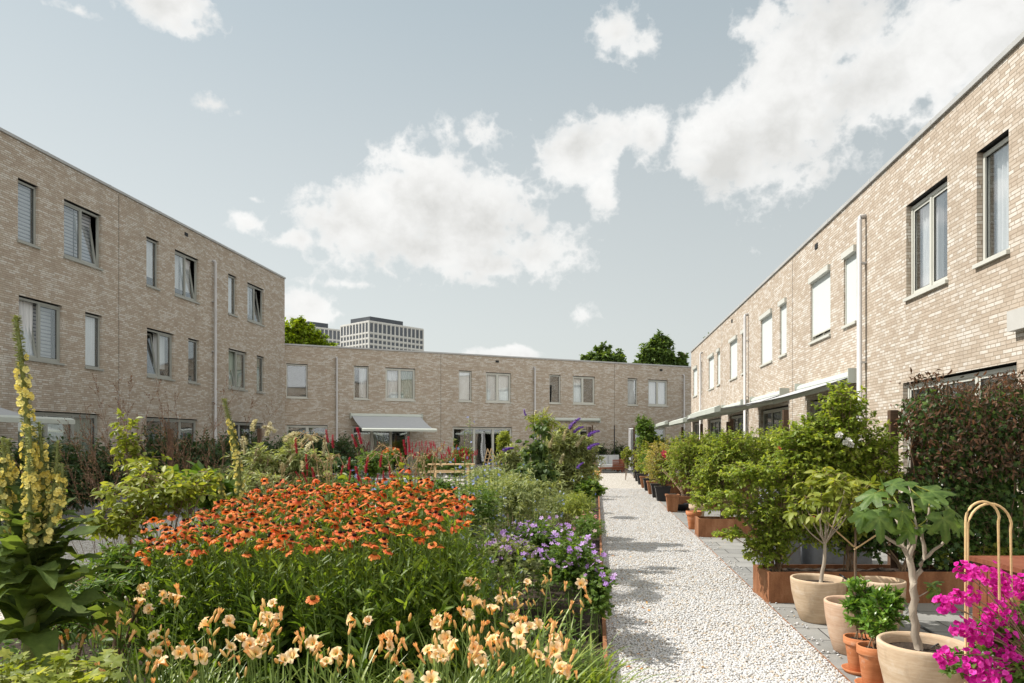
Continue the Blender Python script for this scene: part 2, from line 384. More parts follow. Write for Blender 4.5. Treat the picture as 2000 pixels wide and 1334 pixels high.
sl = bpy.data.lights.new('sun', 'SUN'); sl.energy = 3.7; sl.angle = R_(.53); sl.color = (1, .95, .88)
so = bpy.data.objects.new('sun', sl); link(so); so.rotation_euler = SD.to_track_quat('Z', 'Y').to_euler()
cam = bpy.data.cameras.new('camera'); co = bpy.data.objects.new('camera', cam); link(co)
cam.sensor_width = 36; cam.lens = 36*F/2000; cam.shift_y = (HY-667)/2000; cam.clip_end = 5000; cam.clip_start = .05
co.location = (0, 0, CH); co.rotation_euler = (R_(90), 0, 0); SC.camera = co
SC.view_settings.view_transform = 'Standard'; SC.view_settings.look = 'None'; SC.view_settings.gamma = 1; SC.view_settings.exposure = 0.8
SC.cycles.use_denoising = True; SC.cycles.max_bounces = 7; SC.cycles.transparent_max_bounces = 12
SC.cycles.diffuse_bounces = 5; SC.cycles.sample_clamp_indirect = 6

# ---------------------------------------------------------------- setting: ground, path, paving, beds
def sheet(name, pts, z, mat, rz=True):
    mb = MB(); mb.quad([(p[0], p[1], z) for p in pts])
    o = mb.build(name, mat)
    return tag(o, kind='structure')
def sheetW(name, s0, s1, t0, t1, z, mat):
    mb = MB(); mb.quad([(s0, t0, z), (s1, t0, z), (s1, t1, z), (s0, t1, z)])
    o = mb.build(name, mat); o.rotation_euler = (0, 0, -AW)
    return tag(o, kind='structure')
sheet('ground', [(-2500, -2500), (2500, -2500), (2500, 2500), (-2500, 2500)], -.02, M['ground'])
PS0, PS1 = .08, 1.77
sheetW('courtyard_paving', -14.5, 5.12, -3, 47, 0.0, M['paving'])
sheetW('gravel_path', PS0, PS1, 1., 39.5, .006, M['gravel'])
sheetW('gravel_path_by_lawn', -9.2, -4.9, 3., 36., .006, M['gravel'])
# soil of the long flower bed, raised and uneven
def soil():
    nx, ny = 40, 160; s = np.linspace(-4.9, PS0-.012, nx); t = np.linspace(.9, 28.5, ny)
    S, T = np.meshgrid(s, t); Z = .05+.03*rng.random(S.shape)
    V = [(S[j, i], T[j, i], Z[j, i]) for j in range(ny) for i in range(nx)]
    Fc = [(j*nx+i, j*nx+i+1, (j+1)*nx+i+1, (j+1)*nx+i) for j in range(ny-1) for i in range(nx-1)]
    me = bpy.data.meshes.new('flower_bed_soil'); me.from_pydata(V, [], Fc); me.materials.append(M['soil'])
    o = bpy.data.objects.new('flower_bed_soil', me); o.rotation_euler = (0, 0, -AW); link(o); tag(o, kind='structure')
soil()
# ---------------------------------------------------------------- buildings
def facade(parent, L, Ht, D, ops, rv=.13, brick=None):
    """wall with real openings; local x along the wall, y into the building, z up; UV in metres"""
    mb = MB(); xs = sorted({0, L} | {o[0] for o in ops} | {o[1] for o in ops}); zs = sorted({0, Ht} | {o[2] for o in ops} | {o[3] for o in ops})
    def inop(x, z): return any(o[0] < x < o[1] and o[2] < z < o[3] for o in ops)
    for i in range(len(xs)-1):
        for j in range(len(zs)-1):
            x0, x1, z0, z1 = xs[i], xs[i+1], zs[j], zs[j+1]
            if inop((x0+x1)/2, (z0+z1)/2): continue
            mb.quad([(x0, 0, z0), (x1, 0, z0), (x1, 0, z1), (x0, 0, z1)], [(x0, z0), (x1, z0), (x1, z1), (x0, z1)])
    for x0, x1, z0, z1 in [o[:4] for o in ops]:
        mb.quad([(x0, 0, z0), (x0, 0, z1), (x0, rv, z1), (x0, rv, z0)], [(x0, z0), (x0, z1), (x0+rv, z1), (x0+rv, z0)])
        mb.quad([(x1, 0, z1), (x1, 0, z0), (x1, rv, z0), (x1, rv, z1)], [(x1, z1), (x1, z0), (x1+rv, z0), (x1+rv, z1)])
        mb.quad([(x0, 0, z1), (x1, 0, z1), (x1, rv, z1), (x0, rv, z1)], [(x0, z1), (x1, z1), (x1, z1+rv), (x0, z1+rv)], 1)
        mb.quad([(x1, 0, z0), (x0, 0, z0), (x0, rv, z0), (x1, rv, z0)], [(x0, z0), (x1, z0), (x1, z0+rv), (x0, z0+rv)])
    mb.quad([(0, D, 0), (0, 0, 0), (0, 0, Ht), (0, D, Ht)], [(0, 0), (D, 0), (D, Ht), (0, Ht)])
    mb.quad([(L, 0, 0), (L, D, 0), (L, D, Ht), (L, 0, Ht)], [(0, 0), (D, 0), (D, Ht), (0, Ht)])
    mb.quad([(L, D, 0), (0, D, 0), (0, D, Ht), (L, D, Ht)], [(0, 0), (L, 0), (L, Ht), (0, Ht)])
    o = mb.build('wall', [M['brick'], M['gasket']], parent)
    mb = MB(); mb.box(.02, L-.02, .02, D-.02, Ht-.12, Ht-.05); mb.build('roof', M['roof'], parent)
    mb = MB()
    for a in ((-.04, L+.04, -.04, .3), (-.04, L+.04, D-.3, D+.04)): mb.box(a[0], a[1], a[2], a[3], Ht+.002, Ht+.075)
    for a in ((-.04, .3), (L-.3, L+.04)): mb.box(a[0], a[1], .302, D-.302, Ht+.002, Ht+.075)
    x = 1.1
    while x < L: mb.box(x-.035, x+.035, -.044, .304, Ht-.002, Ht+.079); x += 2.47
    mb.build('roof_coping', M['coping'], parent)
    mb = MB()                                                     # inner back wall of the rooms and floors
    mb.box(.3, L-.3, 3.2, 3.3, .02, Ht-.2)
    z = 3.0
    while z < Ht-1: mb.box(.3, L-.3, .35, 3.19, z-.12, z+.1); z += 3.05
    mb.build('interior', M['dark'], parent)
def curtain_mesh(x0, x1, z0, z1, y, amp=.03, wl=.11, mat=None, parent=None, name='curtain'):
    n = max(8, int((x1-x0)/wl*8)); mb = MB(); P = []
    for i in range(n+1):
        x = x0+(x1-x0)*i/n; P.append((x, y+amp*math.sin(2*math.pi*(x-x0)/wl+.6*math.sin(x*7))))
    for i in range(n): mb.quad([(P[i][0], P[i][1], z0), (P[i+1][0], P[i+1][1], z0), (P[i+1][0], P[i+1][1], z1), (P[i][0], P[i][1], z1)])
    return mb.build(name, mat, parent, True)
def window(b, x0, x1, z0, z1, fill='venetian', split=None, tilt=None, screen=None, fm='frame', sill=True, fw=.055, door=False):
    """split: fraction of a mullion; tilt: which half stands tilted open; screen: share of the opening a lowered screen covers"""
    mb = MB(); y0, y1 = .075, .135; g = .004
    X0, X1, Z0, Z1 = x0+g, x1-g, z0+g, z1-.03
    def rect(mbx, a, c, d, e, w, ya, yb):
        mbx.box(a, a+w, ya, yb, d, e); mbx.box(c-w, c, ya, yb, d, e); mbx.box(a+w, c-w, ya, yb, d, d+w); mbx.box(a+w, c-w, ya, yb, e-w, e)
    rect(mb, X0, X1, Z0, Z1, fw, y0, y1)
    if split is None: leaves = [(X0+fw, X1-fw)]
    else:
        sp = split if isinstance(split, (list, tuple)) else [split]; ed = [X0+fw]; leaves = []
        for q in sp:
            xm = X0+(X1-X0)*q; mb.box(xm-fw/2, xm+fw/2, y0, y1, Z0+fw, Z1-fw); leaves.append((ed[-1], xm-fw/2)); ed.append(xm+fw/2)
        leaves.append((ed[-1], X1-fw))
    w = mb.build('window' if not door else 'glass_door', M[fm], b)
    bevel(w, .006, 1)
    for i, (a, c) in enumerate(leaves):
        za, zb = Z0+fw+.002, Z1-fw-.002
        if tilt == i:
            th = R_(9); sm = MB(); rect(sm, a+.004, c-.004, 0, zb-za, .05, 0, .05)
            so = sm.build('sash', M[fm], w); so.location = (0, .1, za); so.rotation_euler = (-th, 0, 0)
            pm = MB(); pm.box(a+.05, c-.05, .02, .028, .05, zb-za-.05); po = pm.build('pane', M['glass'], w); po.location = (0, .1, za); po.rotation_euler = (-th, 0, 0)
        else:
            if split is not None or door:
                sm = MB(); rect(sm, a+.003, c-.003, za, zb, .04, y0+.015, y1-.008); sm.build('sash', M[fm], w)
            pm = MB(); pm.box(a+.002, c-.002, .108, .115, za, zb); pm.build('pane', M['glass'], w)
            gm = MB(); rect(gm, a+(.043 if (split is not None or door) else .002), c-(.043 if (split is not None or door) else .002), za+(.04 if (split is not None or door) else 0), zb-(.04 if (split is not None or door) else 0), .009, y0+.022, .107); gm.build('gasket', M['gasket'], w)
    f0 = 0 if isinstance(fill, str) else None
    fills = [fill]*len(leaves) if isinstance(fill, str) else fill
    for (a, c), fl in zip(leaves, fills):
        if fl == 'venetian': m2 = MB(); m2.box(a-.0, c+.0, (.3 if tilt is not None else .19), (.31 if tilt is not None else .2), Z0+.03, Z1-.03); m2.build('blind', M['venetian'], w)
        elif fl == 'roller': m2 = MB(); m2.box(a-.0, c+.0, (.3 if tilt is not None else .19), (.305 if tilt is not None else .195), Z0+(Z1-Z0)*.22, Z1-.03); m2.build('blind', M['curtain'], w)
        elif fl == 'rollerfull': m2 = MB(); m2.box(a-.0, c+.0, (.3 if tilt is not None else .19), (.305 if tilt is not None else .195), Z0, Z1-.03); m2.build('blind', M['curtain'], w)
        elif fl == 'curtain': curtain_mesh(a-.03, c+.03, Z0-.02, Z1+.02, .24, mat=M['curtain'], parent=w)
        elif fl == 'green': curtain_mesh(a-.03, c+.03, Z0-.02, Z1+.02, .24, mat=M['greencurtain'], parent=w)
        elif fl == 'halfcurtain': curtain_mesh(a+(c-a)*.45, c+.03, Z0-.02, Z1+.02, .24, mat=M['curtain'], parent=w)
    if sill:
        m2 = MB(); m2.box(x0-.03, x1+.03, -.045, .07, z0-.055, z0-.002); bevel(m2.build('sill', M[fm], w), .006, 1)
    if screen:
        m2 = MB(); m2.box(X0, X1, -.06, .045, Z1-.1, Z1+.026); bevel(m2.build('screen_box', M[fm], w), .012, 2)
        m2 = MB(); m2.box(X0, X0+.035, .03, .07, Z0, Z1-.1); m2.build('screen_rail', M[fm], w); m2 = MB(); m2.box(X1-.035, X1, .03, .07, Z0, Z1-.1); m2.build('screen_rail', M[fm], w)
        zb = Z0+(Z1-Z0)*(1-screen)
        m2 = MB(); m2.box(X0+.037, X1-.037, .045, .049, zb, Z1-.102); m2.build('screen', M['screen'], w)
        m2 = MB(); m2.box(X0+.037, X1-.037, .038, .06, zb-.03, zb-.001); m2.build('screen_bar', M[fm], w)
    return w
def pipe(b, x, z0, z1):
    mb = MB(); mb.tube([(x, -.12, z0), (x, -.12, z1-.06), (x, -.1, z1), (x, .03, z1+.02)], .048, 12)
    z = z0+1.2
    while z < z1: mb.box(x-.06, x+.06, -.11, -.002, z, z+.03); z += 1.9
    mb.box(x-.03, x+.2, -.09, -.05, z1-.02, z1+.05) if False else None
    mb.build('drainpipe', M['pipe'], b, True)
def joint(b, x, z1):
    mb = MB(); mb.box(x-.008, x+.008, -.003, -.001, .1, z1); mb.build('expansion_joint', M['gasket'], b)
def vent(b, x, z):
    mb = MB(); mb.box(x-.1, x+.1, -.02, -.002, z, z+.12); mb.build('roof_spout', M['gasket'], b)

# right terrace: u runs from the far end towards the camera
SR, HR = 5.13, 6.55
TF = t_of(1350, SR); LR = TF-(-2.)
o = W(SR, TF)
rt = thing('terraced_building', 'sunlit two-storey beige brick terrace with white window screens along the right of the path', 'terrace', o, math.atan2(-CA, -SA))
def uR(Yk):    # Yk as F*s/dx
    return TF-((Yk/CA+SR*SA)/CA)
# NB: Yk numbers were taken as F*s/(px-1165)
opsR = []; winR = []
def addR(ya, yb, z0, z1, **k):
    u1, u0 = uR(ya), uR(yb); opsR.append((u0, u1, z0, z1)); winR.append((u0, u1, z0, z1, k))
PIT = 5.2
for k in range(-2, 5):
    n0, n1, w0, w1 = 14.14+PIT*k, 14.87+PIT*k, 15.72+PIT*k, 17.18+PIT*k
    if k == -1: n0, n1, w0, w1 = 8.92, 9.67, 10.48, 11.87
    if k <= -1:
        addR(n0, n1, 4.1, 5.62, fill='curtain'); addR(w0, w1, 4.08, 5.62, fill=['curtain', 'halfcurtain'], split=.5)
    else:
        addR(n0, n1, 4.1, 5.62, fill='dark', screen=(None if k == 4 else .99)); addR(w0, w1, 4.08, 5.62, fill='dark', split=.5, screen=(.9 if k == 0 else .99))
    addR(13.95+PIT*k, 17.2+PIT*k, .05, 2.68, fill='dark', split=[.34, .67], sill=False, door=True)
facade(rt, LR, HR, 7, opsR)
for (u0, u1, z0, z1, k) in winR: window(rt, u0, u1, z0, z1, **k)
for Yk in (13.65, 24.2, 34.6): pipe(rt, uR(Yk), .1, HR-.55)
for Yk in (18.75, 29.3): joint(rt, uR(Yk), HR-.05)
for Yk in (16.7, 27.1): vent(rt, uR(Yk), HR-.33)
mb = MB(); ub = uR(F*SR/(1988-1165)); mb.box(ub-.05, ub+.35, -.1, -.002, 3.05, 3.3); bevel(mb.build('wall_lamp_box', M['white'], rt), .02)

# left terrace, three storeys
SL, HL = -14.5, 9.3
T0L = 4.; TEL = t_of(556, SL); LL = TEL-T0L
lt = thing('terraced_building', 'shaded three-storey brick terrace with tilted open windows on the left', 'terrace', W(SL, T0L), math.atan2(CA, SA))
def uL(px): return t_of(px, SL)-T0L
opsL = []; winL = []
def addL(a, b, z0, z1, **k): opsL.append((a, b, z0, z1)); winL.append((a, b, z0, z1, k))
hz0 = uL(35); pit = uL(286)-hz0
dn, dw0, dw1 = uL(75)-hz0, uL(125)-hz0, uL(198)-hz0
fU = {0: ('venetian', ['venetian', 'venetian']), 1: ('roller', ['roller', 'roller']), 2: ('rollerfull', ['roller', 'dark'])}
for k in range(-2, 3):
    x = hz0+pit*k
    if x < 0: continue
    a, b_ = fU.get(k, fU[0])
    addL(x, x+dn, 6.78, 8.36, fill=a); addL(x+dw0, x+dw1, 6.78, 8.36, fill=b_, split=.5, tilt=1)
    f2 = {0: (['curtain', 'venetian'], 'rollerfull'), 1: (['dark', 'roller'], 'dark'), 2: (['green', 'green'], 'green')}.get(k, (['curtain', 'venetian'], 'roller'))
    addL(x+.03, x+1.52, 3.83, 5.4, fill=f2[0], split=.5, tilt=0); addL(x+2.4, x+3.1, 3.83, 5.4, fill=f2[1])
    addL(x, x+3.0, .05, 2.5, fill='green' if k == 0 else 'dark', split=[.34, .67], sill=False, door=True)
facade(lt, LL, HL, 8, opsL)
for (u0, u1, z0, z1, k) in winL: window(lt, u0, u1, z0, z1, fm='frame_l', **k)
pipe(lt, uL(415), .1, HL-.75); joint(lt, uL(232), HL-.05); vent(lt, uL(363.5), HL-.3)

# back terrace, seen askew
PB0 = Vector((atx(548, 34.5), 34.5, 0)); PB1 = Vector((atx(1350, 45.2), 45.2, 0)); UB = (PB1-PB0).normalized(); HB = 6.35
bt = thing('terraced_building', 'two-storey brick terrace in shade closing the far end of the courtyard', 'terrace', PB0, math.atan2(UB.y, UB.x))
def uB(px):
    k = (px-1000)/F; return (k*PB0.y-PB0.x)/(UB.x-k*UB.y)
def zB(px, py):
    Y = PB0.y+UB.y*uB(px); return CH+(HY-py)*Y/F
LB = uB(1350)+4.5
opsB = []; winB = []
def addB(p0, p1, y0, y1, **k):
    a, b = uB(p0), uB(p1); m = (p0+p1)/2; z1, z0 = zB(m, y0), (zB(m, y1) if y1 else .05)
    opsB.append((a, b, z0, z1)); winB.append((a, b, z0, z1, k))
addB(559, 601, 710.5, 776.5, fill='dark'); addB(691, 720, 715, 779, fill='halfcurtain'); addB(753, 811, 719, 781.5, fill=['curtain', 'green'], split=.48)
addB(896, 921.5, 724, 783.5, fill='rollerfull'); addB(949, 998, 728, 785.5, fill=['curtain', 'rollerfull'], split=.47)
addB(1073, 1095, 732, 787.5, fill='dark'); addB(1119, 1162, 735, 789, fill=['curtain', 'dark'], split=.46)
addB(1226, 1245, 739, 791, fill='rollerfull'); addB(1266, 1304, 742, 792.5, fill='curtain', split=.5)
addB(688, 800, 832, None, fill=['dark', 'green', 'dark'], split=[.34, .67], sill=False, door=True)
addB(884, 1000, 834, None, fill=['dark', 'dark', 'dark'], split=[.36, .68], sill=False, door=True)
addB(1076, 1160, 838, None, fill='dark', split=[.34, .67], sill=False, door=True)
addB(1228, 1300, 835, None, fill='dark', split=[.34, .67], sill=False, door=True)
addB(560, 640, 830, None, fill='dark', split=[.5], sill=False, door=True)
facade(bt, LB, HB, 7, opsB)
for (u0, u1, z0, z1, k) in winB: window(bt, u0, u1, z0, z1, **k)
for px in (657, 1043, 1334): pipe(bt, uB(px), .1, HB-.5)
for px in (861, 1200): joint(bt, uB(px), HB-.05)
for px in (971, 1291): vent(bt, uB(px), HB-.32)

# ---------------------------------------------------------------- awnings
def awning(label, loc, rz, x0, x1, z, proj, drop, roll=None, name='awning'):
    t = thing(name, label, 'awning', loc, rz, 'awnings on the brick terraces')
    mb = MB(); pr = [(-.002, z-.1), (-.18, z-.08), (-.22, z-.02), (-.2, z+.05), (-.12, z+.1), (-.002, z+.11)]
    n = len(pr)
    for i in range(n):
        a, b = pr[i], pr[(i+1) % n]; mb.quad([(x0, a[0], a[1]), (x1, a[0], a[1]), (x1, b[0], b[1]), (x0, b[0], b[1])])
    for x in (x0, x1): mb.quad([(x, a, b) for a, b in pr])
    mb.build('cassette', M['awnbox'], t)
    mb = MB()
    for x in (x0-.03, x1+.002): mb.box(x, x+.028, -.25, -.002, z-.16, z+.13)
    bevel(mb.build('end_cap', M['awnbox'], t), .03, 3)
    if proj > .1:
        mb = MB(); K = 10
        for i in range(K):
            a, b = i/K, (i+1)/K
            def pt(q): return (-.15-proj*q, z-.02-drop*q-.08*math.sin(math.pi*q))
            A, B = pt(a), pt(b); mb.hexa([(x0+.06, A[0], A[1]-.002), (x1-.06, A[0], A[1]-.002), (x1-.06, B[0], B[1]-.002), (x0+.06, B[0], B[1]-.002), (x0+.06, A[0], A[1]+.002), (x1-.06, A[0], A[1]+.002), (x1-.06, B[0], B[1]+.002), (x0+.06, B[0], B[1]+.002)])
        mb.build('fabric', M['awn'], t, True)
        yb, zb = -.15-proj, z-.02-drop
        mb = MB(); mb.hexa([(x0, yb-.09, zb-.08), (x1, yb-.09, zb-.08), (x1, yb+.03, zb-.06), (x0, yb+.03, zb-.06), (x0, yb-.09, zb+.02), (x1, yb-.09, zb+.02), (x1, yb+.03, zb+.07), (x0, yb+.03, zb+.07)])
        bevel(mb.build('front_bar', M['awnbox'], t), .015, 2)
        for x, d in ((x0+.25, .75), (x1-.25, -.75)):
            mb = MB(); e = (x+d, (-.15+yb)/2, (z+zb)/2-.16); mb.bar((x, -.1, z-.12), e, .05, .07); mb.bar(e, (x+d*.2, yb, zb-.07), .04, .06); mb.build('folding_arm', M['awnbox'], t)
    return t
ords = ['nearest', 'second nearest', 'third', 'fourth', 'farthest']
rzR = math.atan2(-CA, -SA)
for k in range(5):
    a, b = uR(17.6+PIT*k), uR(13.9+PIT*k)
    awning('grey awning, %s of the five sloping out from the sunlit right terrace' % ords[k], W(SR, TF), rzR, a, b, 3.0, 2.55, .62+.06*(k % 2))
aL = t_of(150, -12.2)-T0L
awning('grey awning sloping down behind the tall yellow mullein', W(SL, T0L), math.atan2(CA, SA), aL-4.2, aL-.1, 2.62, 2.1, .42)
awning('grey awning lowered over the far doors beside the drainpipe', PB0, math.atan2(UB.y, UB.x), uB(684), uB(822), 3.0, 2.3, .72)
awning('closed awning box above the far doors behind the buddleja', PB0, math.atan2(UB.y, UB.x), uB(1068), uB(1168), 2.95, 0, 0)

# ---------------------------------------------------------------- office towers far behind
def tower(label, pc, pl, pr, Yc, Yl, Yr, ytop, nl, nr, floors, fh, top):
    C = Vector((atx(pc, Yc), Yc, 0)); Lp = Vector((atx(pl, Yl), Yl, 0)); Rp = Vector((atx(pr, Yr), Yr, 0)); H = CH+(HY-ytop)*Yc/F
    t = thing('office_tower', label, 'tower', C)
    A, B = Lp-C, Rp-C; wl = MB(); Bk = A+B
    bz = []
    for (p, q, nb) in ((A, Vector((0, 0, 0)), nl), (Vector((0, 0, 0)), B, nr)):
        d = q-p; n = Vector((d.y, -d.x, 0)).normalized(); wl.quad([p, q, q+Vector((0, 0, H)), p+Vector((0, 0, H))])
        for fl in range(floors):
            h0 = H-1.6-(fh*1.75 if fl == 0 else fh*1.75+fh*fl); h1 = H-1.6 if fl == 0 else h0+fh-.95
            if fl == 0: h0 += .6
            for i in range(nb):
                a = p+d*((i+.13)/nb); b = p+d*((i+.87)/nb); bz.append((a, b, n, h0, h1))
        for i in range(nb+1):
            a = p+d*(i/nb); wl.bar(a+n*.25, a+n*.25+Vector((0, 0, H-.6)), .9, .5, up=tuple(n))
        for fl in range(floors+1):
            z = H-.7 if fl == 0 else H-1.6-fh*1.75-fh*(fl-1)
            wl.bar(p+n*.18+Vector((0, 0, z)), q+n*.18+Vector((0, 0, z)), .42, 1.0)
    wl.quad([B, Bk, Bk+Vector((0, 0, H)), B+Vector((0, 0, H))]); wl.quad([Bk, A, A+Vector((0, 0, H)), Bk+Vector((0, 0, H))]); wl.quad([Vector((0, 0, H)), B+Vector((0, 0, H)), Bk+Vector((0, 0, H)), A+Vector((0, 0, H))])
    wl.build('wall', M['towerwhite'], t)
    base = None; seen = bz[:] ; bz = seen
    # the hundred windows that show; the rest as one part
    seen.sort(key=lambda w: -w[4])
    for i, (a, b, n, h0, h1) in enumerate(seen[:99]):
        mb = MB(); mb.quad([a+n*.1+Vector((0, 0, h0)), b+n*.1+Vector((0, 0, h0)), b+n*.1+Vector((0, 0, h1)), a+n*.1+Vector((0, 0, h1))]); mb.build('window', M['towerglass'], t)
    if len(seen) > 99:
        mb = MB()
        for (a, b, n, h0, h1) in seen[99:]: mb.quad([a+n*.1+Vector((0, 0, h0)), b+n*.1+Vector((0, 0, h0)), b+n*.1+Vector((0, 0, h1)), a+n*.1+Vector((0, 0, h1))])
        tag(mb.build('windows_below', M['towerglass'], t), kind='stuff')
    mb = MB(); k0, k1 = top
    q = [A*.75+B*.05, A*.12+B*.08, A*.12+B*.68, A*.75+B*.68]
    mb.hexa([v+Vector((0, 0, H+.01)) for v in q]+[v+Vector((0, 0, H+k0)) for v in q]); mb.build('plant_room', M['towertop'], t)
tower('pale gridded office tower with dark roof box rising above the far terrace', 720.5, 666, 826, 460, 480, 494, 625.5, 9, 13, 7, 3.55, (3.4, 0))
tower('second office tower, half hidden behind the bright green tree', 600, 570, 665, 560, 585, 580, 636, 5, 8, 6, 4.2, (4.2, 0))
# ---------------------------------------------------------------- numpy foliage kit
def npmesh(name, chunks, mats, parent=None, smooth=False, loc=None):
    Vs, Ls, St, Tt, Mi, Rn = [], [], [], [], [], []; off = 0; lo = 0
    for V, Fc, mi, rnd in chunks:
        if len(V) == 0: continue
        V = np.asarray(V, 'f').reshape(-1, 3); Fc = np.asarray(Fc, 'i'); k = Fc.shape[1]; n = len(Fc)
        Vs.append(V); Ls.append((Fc+off).ravel()); St.append(lo+np.arange(n)*k); Tt.append(np.full(n, k)); Mi.append(np.full(n, mi))
        Rn.append(np.broadcast_to(np.asarray(rnd, 'f'), (len(V),)) if np.ndim(rnd) == 0 else np.asarray(rnd, 'f')); off += len(V); lo += n*k
    V = np.concatenate(Vs); L = np.concatenate(Ls).astype('i'); St = np.concatenate(St).astype('i'); Mi = np.concatenate(Mi).astype('i')
    me = bpy.data.meshes.new(name); me.vertices.add(len(V)); me.vertices.foreach_set('co', V.ravel())
    me.loops.add(len(L)); me.loops.foreach_set('vertex_index', L); me.polygons.add(len(St)); me.polygons.foreach_set('loop_start', St)
    me.polygons.foreach_set('material_index', Mi)
    if smooth: me.polygons.foreach_set('use_smooth', np.ones(len(St), bool))
    at_ = me.attributes.new('rnd', 'FLOAT', 'POINT'); at_.data.foreach_set('value', np.concatenate(Rn).astype('f'))
    for m in (mats if isinstance(mats, (list, tuple)) else [mats]): me.materials.append(m)
    me.update(calc_edges=True); o = bpy.data.objects.new(name, me)
    if loc is not None: o.location = loc
    return link(o, parent)
def norm(a): return a/np.maximum(np.linalg.norm(a, axis=-1, keepdims=True), 1e-9)
def orient(d, up):
    d = norm(d); x = norm(np.cross(d, up)); z = np.cross(x, d); return np.stack([x, d, z], -1)
def scatter(tm, P, Rm, S, mi=0, rnd=None):
    tv, tf = tm; n = len(P); S = np.broadcast_to(S, (n,)) if np.ndim(S) < 2 else S
    L = tv[None]*S[:, None, None]; V = np.einsum('nij,nkj->nki', Rm, L)+P[:, None, :]
    Fc = tf[None]+(np.arange(n)*len(tv))[:, None, None]
    r = rng.random(n) if rnd is None else np.broadcast_to(rnd, (n,))
    return (V.reshape(-1, 3), Fc.reshape(-1, tf.shape[1]), mi, np.repeat(r, len(tv)))
A_ = np.array
def leaf(w=.45, fold=.12, droop=.15, k=3, belly=.45):
    """leaf along +y; k stations, midrib and two edges"""
    v = [(0, 0, 0)]; ys = [(i+1)/(k+1) for i in range(k)]
    for y in ys:
        b = math.sin(math.pi*y**(math.log(.5)/math.log(belly)))**.8*w/2; z = -droop*y*y
        v += [(-b, y, z+fold*b*2), (0, y, z), (b, y, z+fold*b*2)]
    v.append((0, 1, -droop)); f = [(0, 2, 1), (0, 3, 2)]
    for i in range(k-1):
        a = 1+3*i; f += [(a, a+1, a+4), (a, a+4, a+3), (a+1, a+2, a+5), (a+1, a+5, a+4)]
    a = 1+3*(k-1); t = len(v)-1; f += [(a, a+1, t), (a+1, a+2, t)]
    return A_(v, 'f'), A_(f, 'i')
DIAM = (A_([(0, 0, 0), (-.28, .45, .07), (.28, .45, .07), (0, 1, -.05)], 'f'), A_([(0, 2, 1), (1, 2, 3)], 'i'))
OVAL = leaf(.5, .15, .18, 2); LANCE = leaf(.2, .2, .25, 3); LANCEN = leaf(.13, .2, .3, 2); BROAD = leaf(.7, .1, .25, 3)
def lobed(lob, zk=.2, rings=True, c=(0, .22)):
    """palmate leaf from (angle, radius) pairs round its centre"""
    v = [(c[0], c[1], 0)]; n = len(lob)
    for k in (.55, 1.): 
        for a, r in lob:
            x = math.sin(R_(a))*r*k*.8+c[0]*(1-k); y = math.cos(R_(a))*r*k*.8+c[1]; v.append((x, y, -zk*(x*x+(y-.2)**2)+.05*math.cos(R_(a*5))*k))
    f = []
    for i in range(n-1):
        f += [(0, 2+i, 1+i), (1+i, 2+i, 2+n+i), (1+i, 2+n+i, 1+n+i)]
    return A_(v, 'f'), A_(f, 'i')
FIG = lobed([(-168, .3), (-135, .5), (-105, .66), (-78, .42), (-58, .85), (-40, .8), (-24, .48), (-12, .9), (0, 1.08), (12, .9), (24, .48), (40, .8), (58, .85), (78, .42), (105, .66), (135, .5), (168, .3)], .35)
IVY = lobed([(-160, .35), (-110, .6), (-75, .42), (-48, .75), (-22, .5), (0, 1.), (22, .5), (48, .75), (75, .42), (110, .6), (160, .35)], .2)
GERL = lobed([(-165, .5), (-140, .8), (-118, .55), (-95, .9), (-70, .58), (-50, 1.), (-25, .6), (0, 1.05), (25, .6), (50, 1.), (70, .58), (95, .9), (118, .55), (140, .8), (165, .5)], .12)
def tubes(paths, r, n=4):
    """paths (N,K,3); radius (K,) or scalar"""
    paths = np.asarray(paths, 'f'); N, K, _ = paths.shape
    r = np.broadcast_to(np.asarray(r, 'f'), (N, K)) if np.ndim(r) < 2 else np.asarray(r, 'f')
    T = norm(np.gradient(paths, axis=1)); ref = A_([.3, .2, .93], 'f'); U = norm(np.cross(T, ref)); Wv = np.cross(T, U)
    a = 2*np.pi*np.arange(n)/n
    V = paths[:, :, None, :]+(U[:, :, None, :]*np.cos(a)[None, None, :, None]+Wv[:, :, None, :]*np.sin(a)[None, None, :, None])*r[:, :, None, None]
    f = []
    for i in range(K-1):
        for k in range(n): f.append((i*n+k, i*n+(k+1) % n, (i+1)*n+(k+1) % n, (i+1)*n+k))
    Fc = A_(f, 'i')[None]+(np.arange(N)*K*n)[:, None, None]
    return V.reshape(-1, 3), Fc.reshape(-1, 4)
